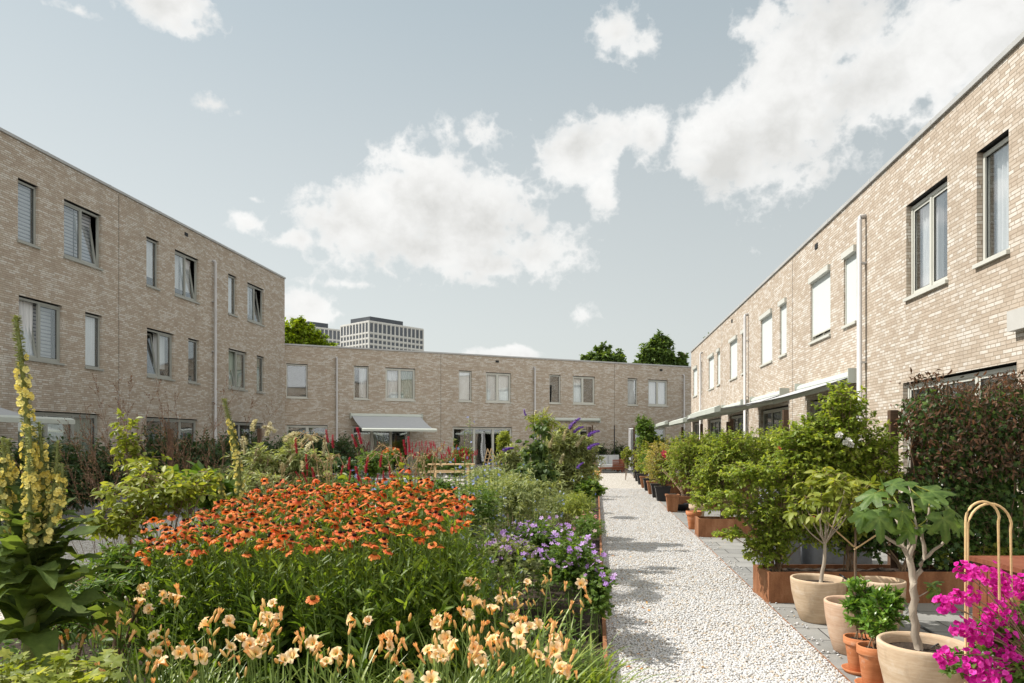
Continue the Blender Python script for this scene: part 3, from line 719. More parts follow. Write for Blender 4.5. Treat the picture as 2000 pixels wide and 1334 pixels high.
def ribbons(base, az, L, th0, dth, w, K=7, prof=None, fold=.25, wav=0., twist=0.):
    n = len(base); base = np.asarray(base, 'f'); t = np.linspace(0, 1, K)
    th = th0[:, None]+dth[:, None]*t[None]; st = (L/(K-1))[:, None]
    rr = np.concatenate([np.zeros((n, 1)), np.cumsum(np.sin(th[:, :-1])*st, 1)], 1); zz = np.concatenate([np.zeros((n, 1)), np.cumsum(np.cos(th[:, :-1])*st, 1)], 1)
    hd = np.stack([np.cos(az), np.sin(az)], -1)
    mid = np.concatenate([base[:, None, :2]+hd[:, None, :]*rr[..., None], (base[:, 2:3]+zz)[..., None]], -1)
    pw = (prof(t) if prof else (1-t**3)*(.5+.5*np.minimum(1, t*4)))[None]*w[:, None]
    side = np.stack([-np.sin(az), np.cos(az), np.zeros(n)], -1)[:, None, :]*pw[..., None]
    nrm = np.stack([np.cos(az)[:, None]*np.cos(th)*-1, np.sin(az)[:, None]*np.cos(th)*-1, np.sin(th)], -1)
    wv = (wav*np.sin(t*16+az[:, None]*5))[..., None]*nrm*pw[..., None]
    V = np.stack([mid-side+nrm*(fold*pw)[..., None]+wv, mid, mid+side+nrm*(fold*pw)[..., None]-wv], 2).reshape(n, K*3, 3)
    f = []
    for i in range(K-1):
        a = 3*i; f += [(a, a+1, a+4, a+3), (a+1, a+2, a+5, a+4)]
    Fc = A_(f, 'i')[None]+(np.arange(n)*K*3)[:, None, None]
    return V.reshape(-1, 3), Fc.reshape(-1, 4), np.clip(np.repeat(rng.random(n), K*3)*.8+np.tile([0, .3, 0], n*K), 0, 1)
def udir(n): return norm(rng.normal(size=(n, 3)))
def twiggy(base, blobs, ntw, nl, size, tm, droop=.25, t0=.35, mi=0, r0=.004, spread=.75, lift=.1, szv=.45, tinth=0.):
    """blobs (cx,cy,cz,rx,ry,rz[,weight]) rel. to world; twigs grow from the stem to points in the blobs and carry leaves"""
    B = A_([b[:6] for b in blobs], float); w = A_([b[6] if len(b) > 6 else b[3]*b[4]*b[5] for b in blobs], float); w /= w.sum()
    ix = rng.choice(len(B), ntw, p=w); C = B[ix, :3]; Rr = B[ix, 3:6]
    u = udir(ntw)*(rng.random((ntw, 1))**.42)*(.85+.3*rng.random((ntw, 1))); E = C+u*Rr
    k = rng.uniform(.15, .85, (ntw, 1)); S = C+(E-C)*.12; S[:, :2] = S[:, :2]*k+np.asarray(base)[None, :2]*(1-k)*.5+S[:, :2]*(1-k)*.5
    S[:, 2:] = C[:, 2:]-Rr[:, 2:]*rng.uniform(-.5, .8, (ntw, 1))
    S = E+(S-E)*np.minimum(1, .55*Rr.max(1, keepdims=True)/np.maximum(.05, np.linalg.norm(S-E, axis=1, keepdims=True)))
    Mm = (S+E)/2; Mm[:, 2] += lift*np.linalg.norm(E-S, axis=1)
    tt = np.linspace(0, 1, 4)[None, :, None]; path = S[:, None]*(1-tt)**2+2*Mm[:, None]*tt*(1-tt)+E[:, None]*tt**2
    t = rng.uniform(t0, 1, (ntw, nl, 1)); P = S[:, None]*(1-t)**2+2*Mm[:, None]*t*(1-t)+E[:, None]*t**2
    T = norm(2*(Mm-S)[:, None]*(1-t)+2*(E-Mm)[:, None]*t)
    sd = norm(np.cross(T, A_([0, 0, 1.])+.35*rng.normal(size=T.shape)))*np.where(rng.random((ntw, nl, 1)) < .5, -1, 1)
    D = T*.55+sd*spread+.3*rng.normal(size=T.shape); D[..., 2] -= droop*rng.random((ntw, nl))*1.6
    P = P.reshape(-1, 3); D = D.reshape(-1, 3); N = A_([0, 0, 1.])+.42*rng.normal(size=D.shape)
    sz = size*rng.uniform(1-szv, 1+szv*.5, len(P))
    tw = np.repeat(rng.random(ntw), nl); rn = np.clip(.45*tw+.55*rng.random(len(P))+tinth, 0, 1)
    return scatter(tm, P, orient(D, N), sz, mi, rn), path
# ---------------------------------------------------------------- foliage colours
LM = {}
LM['helen'] = leafmat('helenium_leaf', (.035, .068, .01), (.075, .135, .018), (.17, .24, .035), .45)
LM['lily'] = leafmat('lily_leaf', (.07, .12, .018), (.13, .2, .03), (.26, .32, .07), .38, .38, spec=.5)
LM['mull'] = leafmat('mullein_leaf', (.055, .09, .025), (.09, .14, .038), (.16, .22, .065), .45, .75, spec=.15, tex=30.)
LM['mullstem'] = leafmat('mullein_calyx', (.13, .16, .06), (.2, .23, .09), (.3, .32, .15), .15, .8, spec=.15)
LM['light'] = leafmat('yellow_green_leaf', (.1, .135, .02), (.18, .225, .035), (.34, .36, .08), .42)
LM['mid'] = leafmat('mid_green_leaf', (.04, .085, .015), (.085, .155, .025), (.17, .25, .045), .38)
LM['beech'] = leafmat('hornbeam_leaf', (.075, .13, .018), (.18, .25, .035), (.38, .43, .08), .42)
LM['bronze'] = leafmat('bronze_tinted_leaf', (.1, .13, .025), (.22, .22, .05), (.42, .32, .1), .4)
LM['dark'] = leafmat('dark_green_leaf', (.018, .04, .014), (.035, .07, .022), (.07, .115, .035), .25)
LM['grey'] = leafmat('grey_green_leaf', (.12, .15, .055), (.21, .25, .1), (.37, .41, .19), .32)
LM['red'] = leafmat('red_bronze_creeper_leaf', (.035, .036, .016), (.085, .05, .026), (.2, .1, .052), .3, tcol=(1.6, 1.1, .7))
LM['ivy'] = leafmat('ivy_leaf', (.02, .05, .012), (.045, .095, .018), (.1, .16, .03), .3)
LM['gloss'] = leafmat('glossy_laurel_leaf', (.05, .12, .02), (.1, .2, .03), (.22, .34, .07), .3, .3, spec=.6)
LM['fig'] = leafmat('fig_leaf', (.04, .085, .018), (.075, .14, .03), (.15, .23, .07), .4, .42, tex=35.)
LM['vine'] = leafmat('vine_leaf', (.03, .06, .018), (.06, .105, .03), (.14, .2, .06), .35)
LM['tree'] = leafmat('bright_tree_leaf', (.08, .13, .01), (.16, .235, .012), (.29, .35, .02), .4)
LM['dtree'] = leafmat('far_tree_leaf', (.04, .075, .02), (.08, .135, .03), (.15, .22, .05), .35)
LM['straw'] = leafmat('straw_grass', (.2, .13, .06), (.34, .24, .12), (.5, .4, .24), .3, .7, tcol=(1.3, 1.2, .9))
LM['brownp'] = leafmat('brown_grass_panicle', (.085, .045, .03), (.15, .085, .055), (.27, .18, .11), .25, .7, tcol=(1.2, 1.1, .9))
LM['grass'] = leafmat('grass_blade', (.06, .1, .02), (.12, .18, .04), (.24, .3, .09), .38)
LM['ora'] = leafmat('orange_petal', (.44, .07, .018), (.64, .16, .035), (.8, .32, .08), .3, .6, tcol=(1.25, .9, .6), spec=.2)
LM['rust'] = leafmat('rusty_red_petal', (.4, .045, .016), (.58, .1, .03), (.74, .23, .06), .3, .6, tcol=(1.25, .9, .6), spec=.2)
LM['cone'] = leafmat('brown_flower_cone', (.015, .006, .004), (.035, .014, .006), (.07, .035, .01), 0., .9, spec=.1)
LM['conel'] = leafmat('olive_flower_cone', (.1, .07, .01), (.16, .12, .02), (.25, .19, .03), 0., .9, spec=.1)
LM['peach'] = leafmat('peach_petal', (.86, .55, .12), (.86, .61, .27), (.88, .7, .46), .38, .55, tcol=(1.15, .95, .8), spec=.2)
LM['bud'] = leafmat('peach_bud', (.55, .42, .11), (.8, .55, .2), (.8, .42, .18), .25, .5, tcol=(1.2, 1., .7))
LM['yel'] = leafmat('yellow_petal', (.68, .56, .14), (.78, .68, .2), (.82, .76, .32), .35, .6, tcol=(1.2, 1.1, .7), spec=.2)
LM['crim'] = leafmat('crimson_floret', (.34, .012, .04), (.52, .022, .07), (.68, .06, .13), .3, .6, tcol=(1.3, .9, .9))
LM['purp'] = leafmat('purple_petal', (.38, .2, .56), (.52, .31, .68), (.68, .49, .79), .35, .6, tcol=(1.2, 1., 1.2))
LM['lil'] = leafmat('deep_purple_floret', (.16, .06, .38), (.26, .12, .52), (.42, .26, .62), .25, .6, tcol=(1.2, 1., 1.2))
LM['cream'] = leafmat('cream_floret', (.42, .36, .2), (.58, .53, .33), (.7, .67, .48), .25, .7, tcol=(1.2, 1.15, .9))
LM['wht'] = leafmat('white_petal', (.6, .58, .54), (.72, .71, .68), (.8, .8, .78), .3, .6, tcol=(1.1, 1.1, 1.))
LM['mag'] = leafmat('magenta_bract', (.44, .008, .24), (.64, .02, .36), (.76, .08, .5), .4, .55, tcol=(1.4, .9, 1.2), spec=.25)
LM['blue'] = leafmat('pale_blue_floret', (.16, .2, .5), (.26, .33, .62), (.42, .48, .72), .3, .6, tcol=(1.1, 1.1, 1.2))
LM['pink'] = leafmat('pink_petal', (.55, .09, .15), (.7, .2, .25), (.78, .38, .38), .3, .6)
LM['ochre'] = leafmat('ochre_seedhead', (.32, .13, .04), (.5, .24, .08), (.62, .36, .15), .2, .7)
LM['stem'] = leafmat('green_stem', (.07, .12, .025), (.11, .17, .04), (.17, .23, .06), .1)
LM['stemb'] = leafmat('brown_stem', (.11, .07, .04), (.19, .13, .08), (.3, .22, .14), 0., .8)
LM['peb'] = leafmat('white_pebble', (.38, .3, .2), (.6, .55, .45), (.71, .67, .59), 0., .75, spec=.2)

# ---------------------------------------------------------------- pebbles on the near part of the path (one object)
def ico():
    p = (1+5**.5)/2; v = A_([(-1, p, 0), (1, p, 0), (-1, -p, 0), (1, -p, 0), (0, -1, p), (0, 1, p), (0, -1, -p), (0, 1, -p), (p, 0, -1), (p, 0, 1), (-p, 0, -1), (-p, 0, 1)], 'f')
    f = A_([(0, 11, 5), (0, 5, 1), (0, 1, 7), (0, 7, 10), (0, 10, 11), (1, 5, 9), (5, 11, 4), (11, 10, 2), (10, 7, 6), (7, 1, 8), (3, 9, 4), (3, 4, 2), (3, 2, 6), (3, 6, 8), (3, 8, 9), (4, 9, 5), (2, 4, 11), (6, 2, 10), (8, 6, 7), (9, 8, 1)], 'i')
    return v/np.linalg.norm(v[0]), f
ICO = ico()
def pebbles(n, s0, s1, t0, t1, lo, hi, name='white_gravel', pw=1.5):
    s = rng.uniform(s0, s1, n); t = t0+(t1-t0)*rng.random(n)**pw
    P = np.stack([t*SA+s*CA, t*CA-s*SA, .006+rng.uniform(.0, .009, n)], -1)
    S = rng.uniform(lo, hi, n); sx = rng.uniform(.8, 1.35, (n, 3)); sx[:, 2] *= .62
    Q = orient(udir(n)*A_([1, 1, .25]), A_([0, 0, 1.])+.2*rng.normal(size=(n, 3)))
    tv, tf = ICO; V = np.einsum('nij,nkj->nki', Q, tv[None]*(S[:, None]*sx)[:, None, :])+P[:, None]
    Fc = tf[None]+(np.arange(n)*12)[:, None, None]
    o = npmesh(name, [(V.reshape(-1, 3), Fc.reshape(-1, 3), 0, np.repeat(rng.random(n)**.6, 12))], LM['peb'], smooth=True)
    return tag(o, 'rounded white and cream pebbles covering the path', 'gravel', kind='stuff')
pebbles(82000, PS0+.01, PS1-.01, 4.2, 26, .007, .0125, pw=2.4)
def litter():
    n = 150; s = np.where(rng.random(n) < .6, PS0+.02+rng.random(n)**2*.5, rng.uniform(PS0, 3.4, n)); t_ = 4.4+14*rng.random(n)**1.4
    P = np.stack([t_*SA+s*CA, t_*CA-s*SA, .022+0*s], -1); D = norm(rng.normal(size=(n, 3))*A_([1, 1, .15]))
    o = npmesh('fallen_leaves', [scatter(OVAL, P, orient(D, A_([0, 0, 1.])+.3*rng.normal(size=(n, 3))), rng.uniform(.018, .045, n))], LM['ochre']); tag(o, 'small dry leaves and petals fallen on gravel and paving', 'fallen leaves', kind='stuff')
litter()
pebbles(140, PS1+.0, PS1+.16, 4.3, 14, .008, .013, 'spilled_gravel', 1.3)

def bed_edges():
    mb = MB()
    def strip(s, t0, t1, h, w=.012): 
        mb.hexa([W(s, t0, 0), W(s+w, t0, 0), W(s+w, t1, 0), W(s, t1, 0), W(s, t0, h), W(s+w, t0, h), W(s+w, t1, h), W(s, t1, h)])
    strip(PS0-.03, 1.2, 28.5, .13, .03)
    o = mb.build('bed_edging', M['corten']); tag(o, 'rusty steel edging strip between flower bed and white path', 'edging')
    mb = MB(); strip(PS1, 1.2, 39, .013, .006); o = mb.build('path_edging', M['corten']); tag(o, 'thin rusty edging strip between white gravel and grey paving', 'edging')
bed_edges()

# ---------------------------------------------------------------- generic plants
def rel(b, blobs): return [(x[0]-b[0], x[1]-b[1], x[2]-b[2], *x[3:]) for x in blobs]
def shrub(name, label, cat, base, blobs, ntw, nl, size, tm, lm, group=None, stems=5, sr=.012, droop=.25, bark='stemb', extra=None, t0=.35, spread=.75, lift=.1, twr=.0025):
    """blobs in world coordinates"""
    b = Vector(base); t = thing(name, label, cat, b, 0, group); bl = rel(b, blobs)
    ch, path = twiggy((0, 0, 0), bl, ntw, nl, size, tm, droop, t0, spread=spread, lift=lift)
    npmesh('foliage', [ch], LM[lm], t)
    # stems: from the base to blob centres
    k = max(stems, 1); ends = A_([bl[i % len(bl)][:3] for i in range(k)], float)+rng.normal(size=(k, 3))*.12*A_([x[3] for x in bl]).mean()
    tt = np.linspace(0, 1, 6)[None, :, None]; b0 = rng.normal(size=(k, 3))*.03; b0[:, 2] = 0
    mid = (b0+ends)/2; mid[:, :2] *= .55
    sp = b0[:, None]*(1-tt)**2+2*mid[:, None]*tt*(1-tt)+ends[:, None]*tt**2
    V1, F1 = tubes(sp, np.linspace(sr, sr*.4, 6), 6); V2, F2 = tubes(path, A_([twr*1.4, twr*1.1, twr*.8, twr*.4]), 3)
    npmesh('stems', [(V1, F1, 0, .5), (V2, F2, 0, .6)], LM[bark], t)
    return t, path
def star5(r=1., n=5, w=.75, cup=.15, K=2):
    """flower of n rounded petals in the xy plane, facing +z"""
    v, f = [(0, 0, 0)], []
    for i in range(n):
        a = 2*math.pi*i/n; h = math.pi/n*w
        b = len(v)
        for (aa, rr, z) in ((a-h*.9, .55, cup*.35), (a-h*.85, .9, cup*.9), (a, 1.02, cup), (a+h*.85, .9, cup*.9), (a+h*.9, .55, cup*.35)): v.append((math.cos(aa)*rr*r, math.sin(aa)*rr*r, z*r))
        f += [(0, b, b+4), (b, b+1, b+4), (b+1, b+3, b+4), (b+1, b+2, b+3)]
    return A_(v, 'f'), A_(f, 'i')
FL5 = star5()
def face(n, tilt=.5, d=(0, 0, 1.)):
    z = norm(A_(d)+tilt*rng.normal(size=(n, 3))); x = norm(np.cross(z, rng.normal(size=(n, 3)))); return np.stack([x, np.cross(z, x), z], -1)
def spike_mesh(name, L, r, lm, n=160, size=.012, taper=.6, bend=0., tm=None):
    """dense flower spike along +z made of many florets"""
    t = rng.random(n); a = rng.uniform(0, 2*np.pi, n); rr = r*(1-taper*t)*np.sin(np.pi*np.clip(t*.93+.07, 0, 1))**.35*rng.uniform(.75, 1.1, n)
    ax = np.stack([bend*t*t*L, 0*t, t*L*(1-.25*abs(bend)*t)], -1); rad = np.stack([np.cos(a), np.sin(a), .35+0*a], -1)
    P = ax+rad*A_([1, 1, 0])*rr[:, None]*.5; Rm = orient(rad, A_([0, 0, 1.])+.2*rng.normal(size=(n, 3)))
    c = [scatter(tm or OVAL, P, Rm, size*rng.uniform(.7, 1.2, n))]
    pth = A_([[(bend*q*q*L, 0, q*L*(1-.25*abs(bend)*q)) for q in np.linspace(0, .97, 6)]]); V, Fc = tubes(pth, np.linspace(r*.45, r*.15, 6), 6)
    c.append((V, Fc, 0, .3)); return c

# ---------------------------------------------------------------- orange helenium clumps
def hel_flower(mat, cmat, n=12, seed=0, drp=.25):
    r = np.random.default_rng(seed); v, f, rn = [], [], []
    for i in range(n):
        a = 2*math.pi*i/n+r.normal()*.06; w = .22*r.uniform(.85, 1.1); L = r.uniform(.88, 1.05); dz = drp*r.uniform(.5, 1.3); b = len(v)
        for (q, ww, z) in ((.2, .12, 0.), (.6, w*.9, -.02-dz*.3), (1., w*.95, -.06-dz)):
            for s in (-1, 0, 1):
                rr = q*L if s else q*L+(.0 if q < 1 else -.07); x = rr*math.cos(a)-s*ww*math.sin(a); y = rr*math.sin(a)+s*ww*math.cos(a); v.append((x, y, z+(.03 if s == 0 else 0))); rn.append(min(1, max(0, {.2: .1, .6: .45, 1.: .9}[q]+r.normal()*.12)))
        for j in (0, 3): f += [(b+j, b+j+1, b+j+4, b+j+3), (b+j+1, b+j+2, b+j+5, b+j+4)]
    me = npmesh('flower', [(A_(v)*.038, A_(f), 0, A_(rn))], mat); return me
def cone_obj(mat):
    mb = MB(); mb.lathe([(.0005, -.006), (.012, -.004), (.0155, .003), (.0145, .009), (.009, .0135), (.0015, .0148)], 10)
    o = mb.build('flower_centre', mat, smooth=True); return o
hf = [hel_flower(LM[a], None, 12, i, d) for i, (a, d) in enumerate((('ora', .15), ('ora', .35), ('rust', .2), ('ora', .6), ('rust', .45), ('rust', .9)))]
hc = [cone_obj(LM['cone']), cone_obj(LM['conel'])]
for o in hf+hc: COL.objects.unlink(o)
def hel_height(x, y):      # dome of the clump
    return 1.15+.23*np.clip((y-3.75)/1.7, 0, 1)-.10*np.clip((-1.35-x)/.8, 0, 1)**1.2-.03*np.clip((x+.8)/.5, 0, 1)
hel_cells = [(-1.95, 4.55, 'at its left edge by the gravel'), (-1.42, 4.15, 'at the left front, above the lilies'), (-.85, 4.05, 'in the middle front, its heads lowest'), (-.5, 4.55, 'at the right front beside the purple geraniums'), (-1.25, 5.05, 'at the back, behind the left front'), (-.62, 5.25, 'at the back right, below the crimson spikes'), (-1.75, 5.1, 'at the back left, nearest the light green shrub'), (-.98, 4.55, 'in the very centre of the orange mass')]
def heleniums():
    # flower heads spread evenly over the mass
    pts = []; cx, cy, rx, ry = -1.27, 4.65, 1.02, 1.0
    for _ in range(40000):
        x, y = rng.uniform(cx-rx, cx+rx), rng.uniform(cy-ry, cy+ry)
        if ((x-cx)/rx)**2+((y-cy)/ry)**2 > 1: continue
        if y < 3.85 and x < -1.25: continue
        dm = .047 if rng.random() < .7 else .03
        if all((x-p[0])**2+(y-p[1])**2 > dm*dm for p in pts): pts.append((x, y))
        if len(pts) >= 730: break
    pts = A_(pts); cells = A_([c[:2] for c in hel_cells]); own = np.argmin(((pts[:, None]-cells[None])**2).sum(-1), 1)
    for ci, (x0, y0, where) in enumerate(hel_cells):
        t = thing('helenium_clump', 'orange helenium clump '+where, 'flower clump', (x0, y0, .06), 0, 'orange heleniums massed in the bed')
        P = pts[own == ci]; n = len(P); 
        if n == 0: continue
        H = hel_height(P[:, 0], P[:, 1])+rng.normal(size=n)*.036+np.where(rng.random(n) < .08, .05, 0)-.06
        top = np.stack([P[:, 0]-x0, P[:, 1]-y0, H], -1)
        bs = top*A_([.55, .55, 0])+rng.normal(size=(n, 3))*A_([.03, .03, 0]); tt = np.linspace(0, 1, 6)[None, :, None]
        md = bs*.5+top*.5; md[:, :2] -= (top-bs)[:, :2]*.22
        path = bs[:, None]*(1-tt)**2+2*md[:, None]*tt*(1-tt)+top[:, None]*tt**2
        V, Fc = tubes(path, np.linspace(.0035, .0018, 6), 4)
        ex = 90; bs2 = rng.normal(size=(ex, 3))*A_([.2, .2, 0]); e2 = bs2*1.35; e2[:, 2] = rng.uniform(.75, 1.0, ex)
        allp = np.concatenate([np.concatenate([bs, top], 1), np.concatenate([bs2, e2], 1)]); nb = len(allp); m = 26
        q = np.concatenate([rng.uniform(.12, .97, (nb, m-4)), rng.uniform(.5, .8, (nb, 4))], 1)[..., None]; LP = allp[:, None, :3]*(1-q)+allp[:, None, 3:]*q
        a = rng.uniform(0, 2*np.pi, (nb, m)); D = np.stack([np.cos(a), np.sin(a), rng.uniform(.5, 1.7, (nb, m))], -1)
        sz = (.15-.085*q[..., 0])*rng.uniform(.7, 1.25, (nb, m)); sz = sz.ravel(); keep = rng.random(nb*m) < .9
        N = A_([0, 0, 1.])+.6*rng.normal(size=(nb*m, 3))
        c = scatter(LANCE, LP.reshape(-1, 3)[keep], orient(D.reshape(-1, 3)[keep], N[keep]), sz[keep], 0, np.clip(q.ravel()[keep]*.5+rng.random(keep.sum())*.5, 0, 1))
        npmesh('foliage', [c], LM['helen'], t); npmesh('stems', [(V, Fc, 0, .5)], LM['stem'], t)
        order = np.argsort(P[:, 1])
        for j in order[:98]:
            k = rng.choice(6, p=[.18, .24, .19, .17, .14, .08]); fo = inst(hf[k], t, tuple(top[j]), (rng.normal()*.26+.3, rng.normal()*.3, rng.uniform(0, 6.28)), rng.uniform(.55, .9))
            inst(hc[int(rng.random() < .55)], fo, (0, 0, .002))
heleniums()
t = thing('stray_helenium', 'single low orange helenium head on its own in front of the clump', 'flower', (-.98, 3.62, .06))
V, Fc = tubes(A_([[(0, 0, 0), (.02, 0, .4), (-.02, -.02, .85)]]), .003, 5); npmesh('stem', [(V, Fc, 0, .5)], LM['stem'], t)
fo = inst(hf[0], t, (-.02, -.02, .85), (.5, 0, 0)); inst(hc[1], fo, (0, 0, .002))

# ---------------------------------------------------------------- peach day lilies
def lily_flower(seed, op=1.):
    r = np.random.default_rng(seed); v, f, rn = [], [], []
    for i in range(6):
        a = math.pi*i/3+r.normal()*.05; w = (.31 if i % 2 else .22)*r.uniform(.95, 1.1); b = len(v); curl = r.uniform(.1, .3)
        prof = [(0., .0, .25), (.12, .35, .5), (.35, .75, .95), (.68, .95, 1.), (.95, .95-curl, .35)]
        for k, (rr, z, ww) in enumerate(prof):
            for s in (-1, 0, 1):
                R0 = rr*op; x = R0*math.cos(a)-s*w*ww*math.sin(a); y = R0*math.sin(a)+s*w*ww*math.cos(a); v.append((x, y, z+(abs(s)*.05*math.sin(k*2.3+s+i) if k > 1 else 0)+(0 if s else -.04))); rn.append([.0, .1, .45, .8, .95][k]+.1*(abs(s)))
        for j in range(4): q = b+3*j; f += [(q, q+1, q+4, q+3), (q+1, q+2, q+5, q+4)]
    o = npmesh('flower', [(A_(v)*.052, A_(f), 0, np.clip(A_(rn)+r.normal()*.16, 0, 1))], LM['peach'], smooth=True); COL.objects.unlink(o); return o
def bud_obj(seed, half=False):
    mb = MB(); L = .062; mb.lathe([(.001, 0), (.006, .006), (.0085, .02), (.0095, .035), (.0075, .05), (.003, L), (.0005, L+.002)], 8)
    V = A_(mb.v); q = V[:, 2]/L; F4 = A_([x for x in mb.f if len(x) == 4]); ch = [(V, F4, 0, np.clip(q*.8+(.3 if half else 0), 0, 1))]
    if half:
        n = 6; a = np.arange(n)*math.pi/3; P = np.stack([.004*np.cos(a), .004*np.sin(a), 0*a+L-.018], -1); D = np.stack([np.cos(a)*.55, np.sin(a)*.55, 0*a+1], -1)
        ch.append(scatter(leaf(.4, .2, -.2, 3), P, orient(D, np.stack([-np.cos(a), -np.sin(a), 0*a+.5], -1)), .042, 0, .8))
    o = npmesh('bud', ch, LM['bud'], smooth=True); COL.objects.unlink(o); return o
LF = [lily_flower(i, o_) for i, o_ in enumerate((1., .9, 1.05, .7, .8))]; LB_ = [bud_obj(0), bud_obj(1, True)]
def lily_clump(label, x, y, n_leaf, flowers, nbud=5, h=.68, lf=.62, rad=.12):
    """flowers: world positions of open flowers"""
    b = Vector((x, y, .06)); t = thing('day_lily', label, 'day lily', b, 0, 'peach day lilies along the front of the bed')
    bs = rng.normal(size=(n_leaf, 3))*A_([rad, rad, 0]); az = np.arctan2(bs[:, 1], bs[:, 0])+rng.normal(size=n_leaf)*.8
    V, Fc, r = ribbons(bs, az, lf*rng.uniform(.7, 1.15, n_leaf), rng.uniform(.05, .5, n_leaf), rng.uniform(.8, 2.1, n_leaf), rng.uniform(.007, .0125, n_leaf), 8)
    npmesh('leaves', [(V, Fc, 0, r)], LM['lily'], t, True)
    paths = []
    def stem(tp):
        s = A_([tp[0]*.3+rng.normal()*.03, tp[1]*.3+rng.normal()*.03, 0]); tt = np.linspace(0, 1, 6)[:, None]; m = (s+A_(tp))/2; m[:2] = s[:2]*.7+A_(tp)[:2]*.3
        paths.append(s*(1-tt)**2+2*m*tt*(1-tt)+A_(tp)*tt**2)
    for wp in flowers:
        tp = A_(wp)-A_(b); stem(tp); ax = norm(A_([rng.normal()*.5+.1, -.55+rng.normal()*.5, rng.uniform(.35, .9)]))
        q = Vector(ax).to_track_quat('Z', 'Y').to_euler(); inst(LF[rng.integers(5)], t, tuple(tp-ax*.03), q, rng.uniform(.6, .9))
        for _ in range(rng.integers(1, 4)):
            o = tp+A_([rng.normal()*.035, rng.normal()*.035, rng.normal()*.02-.03]); ax = norm(A_([rng.normal()*.5, rng.normal()*.5, 1.]))
            inst(LB_[int(rng.random() < .4)], t, tuple(o), Vector(ax).to_track_quat('Z', 'Y').to_euler(), rng.uniform(.45, .85))
    for _ in range(nbud):
        tp = A_([min(rng.normal()*.17, .08 if x > -.2 else .4) if True else 0, rng.normal()*.13-.03, h*rng.uniform(.82, 1.12)]); stem(tp)
        for _ in range(rng.integers(1, 4)):
            ax = norm(A_([rng.normal()*.5, rng.normal()*.5, 1.])); inst(LB_[int(rng.random() < .45)], t, tuple(tp+rng.normal(size=3)*.018), Vector(ax).to_track_quat('Z', 'Y').to_euler(), rng.uniform(.45, .85))
    if paths:
        V, Fc = tubes(A_(paths), np.linspace(.0042, .0028, 6), 5); npmesh('scapes', [(V, Fc, 0, .6)], LM['stem'], t)
lil_px = [(397, 1217, 3.15), (447, 1212, 3.2), (318, 1292, 2.95), (352, 1274, 2.98), (392, 1282, 3.0), (470, 1243, 3.1), (452, 1262, 3.05), (487, 1258, 3.05), (519, 1212, 3.2), (544, 1204, 3.2), (273, 1172, 3.6), (320, 1160, 3.6), (345, 1166, 3.55), (300, 1240, 3.3), (682, 1208, 3.25), (762, 1262, 3.1), (835, 1268, 3.1), (858, 1282, 3.05), (885, 1262, 3.1), (795, 1322, 2.9), (962, 1247, 3.2), (1000, 1208, 3.5), (1030, 1137, 4.6), (975, 1168, 4.2), (935, 1145, 4.2), (915, 1200, 3.5), (870, 1245, 3.3), (1052, 1218, 3.6), (1085, 1247, 3.4), (1070, 1290, 3.2), (1104, 1312, 3.1), (1092, 1262, 3.3), (1015, 1255, 3.3), (1135, 1140, 4.6), (855, 1210, 3.5), (940, 1290, 3.1), (610, 1255, 3.1), (656, 1275, 3.0), (230, 1215, 3.5), (570, 1280, 3.0)]
cl_def = [(235, 3.45, 'at the left end, beside the big mullein leaves'), (320, 3.0, 'with four open flowers low at the left'), (330, 3.6, 'behind the leftmost open flowers, under the helenium edge'), (430, 3.1, 'left of centre with pale open trumpets'), (545, 3.15, 'in front of the helenium stems, left of the middle'), (660, 3.1, 'in the middle, mostly buds'), (770, 3.05, 'just right of the middle at the lower edge'), (860, 3.1, 'right of the middle with a tight cluster of flowers'), (900, 3.55, 'in the dark gap right of the helenium stems'), (985, 3.25, 'towards the path with one wide open flower'), (1050, 3.3, 'nearest the steel edging at the lower right'), (960, 4.25, 'behind, in shade below the purple geraniums'), (1045, 4.5, 'farthest back, beside the geraniums'), (1125, 4.35, 'by the edging with upright orange buds'), (470, 2.6, 'lowest at the bottom edge, left half'), (640, 2.55, 'lowest at the bottom edge, middle'), (820, 2.5, 'lowest at the bottom edge, right of the middle'), (960, 2.75, 'lowest at the bottom right corner of the bed'), (320, 2.65, 'at the bottom edge beside the low green cover')]
pos = A_([(atx(p, Y), Y) for p, Y, _ in cl_def]); asg = {}
lil_px += [(x+rng.normal()*26, y+rng.normal()*16+4, Y+rng.normal()*.06) for x, y, Y in lil_px[4:] if rng.random() < .85]
for px, py, Y in lil_px:
    p = at(px, py, Y); k = int(np.argmin(((pos-A_([p.x, p.y]))**2).sum(1))); asg.setdefault(k, []).append(tuple(p))
for i, (px, Y, lb) in enumerate(cl_def):
    low = Y < 2.8
    lily_clump('peach day lily clump '+lb, pos[i][0], pos[i][1], 165 if not low else 130, asg.get(i, []), 3 if low else 6, h=.5 if low else .72, lf=(.5 if px > 1030 else .74) if not low else .56, rad=.13)

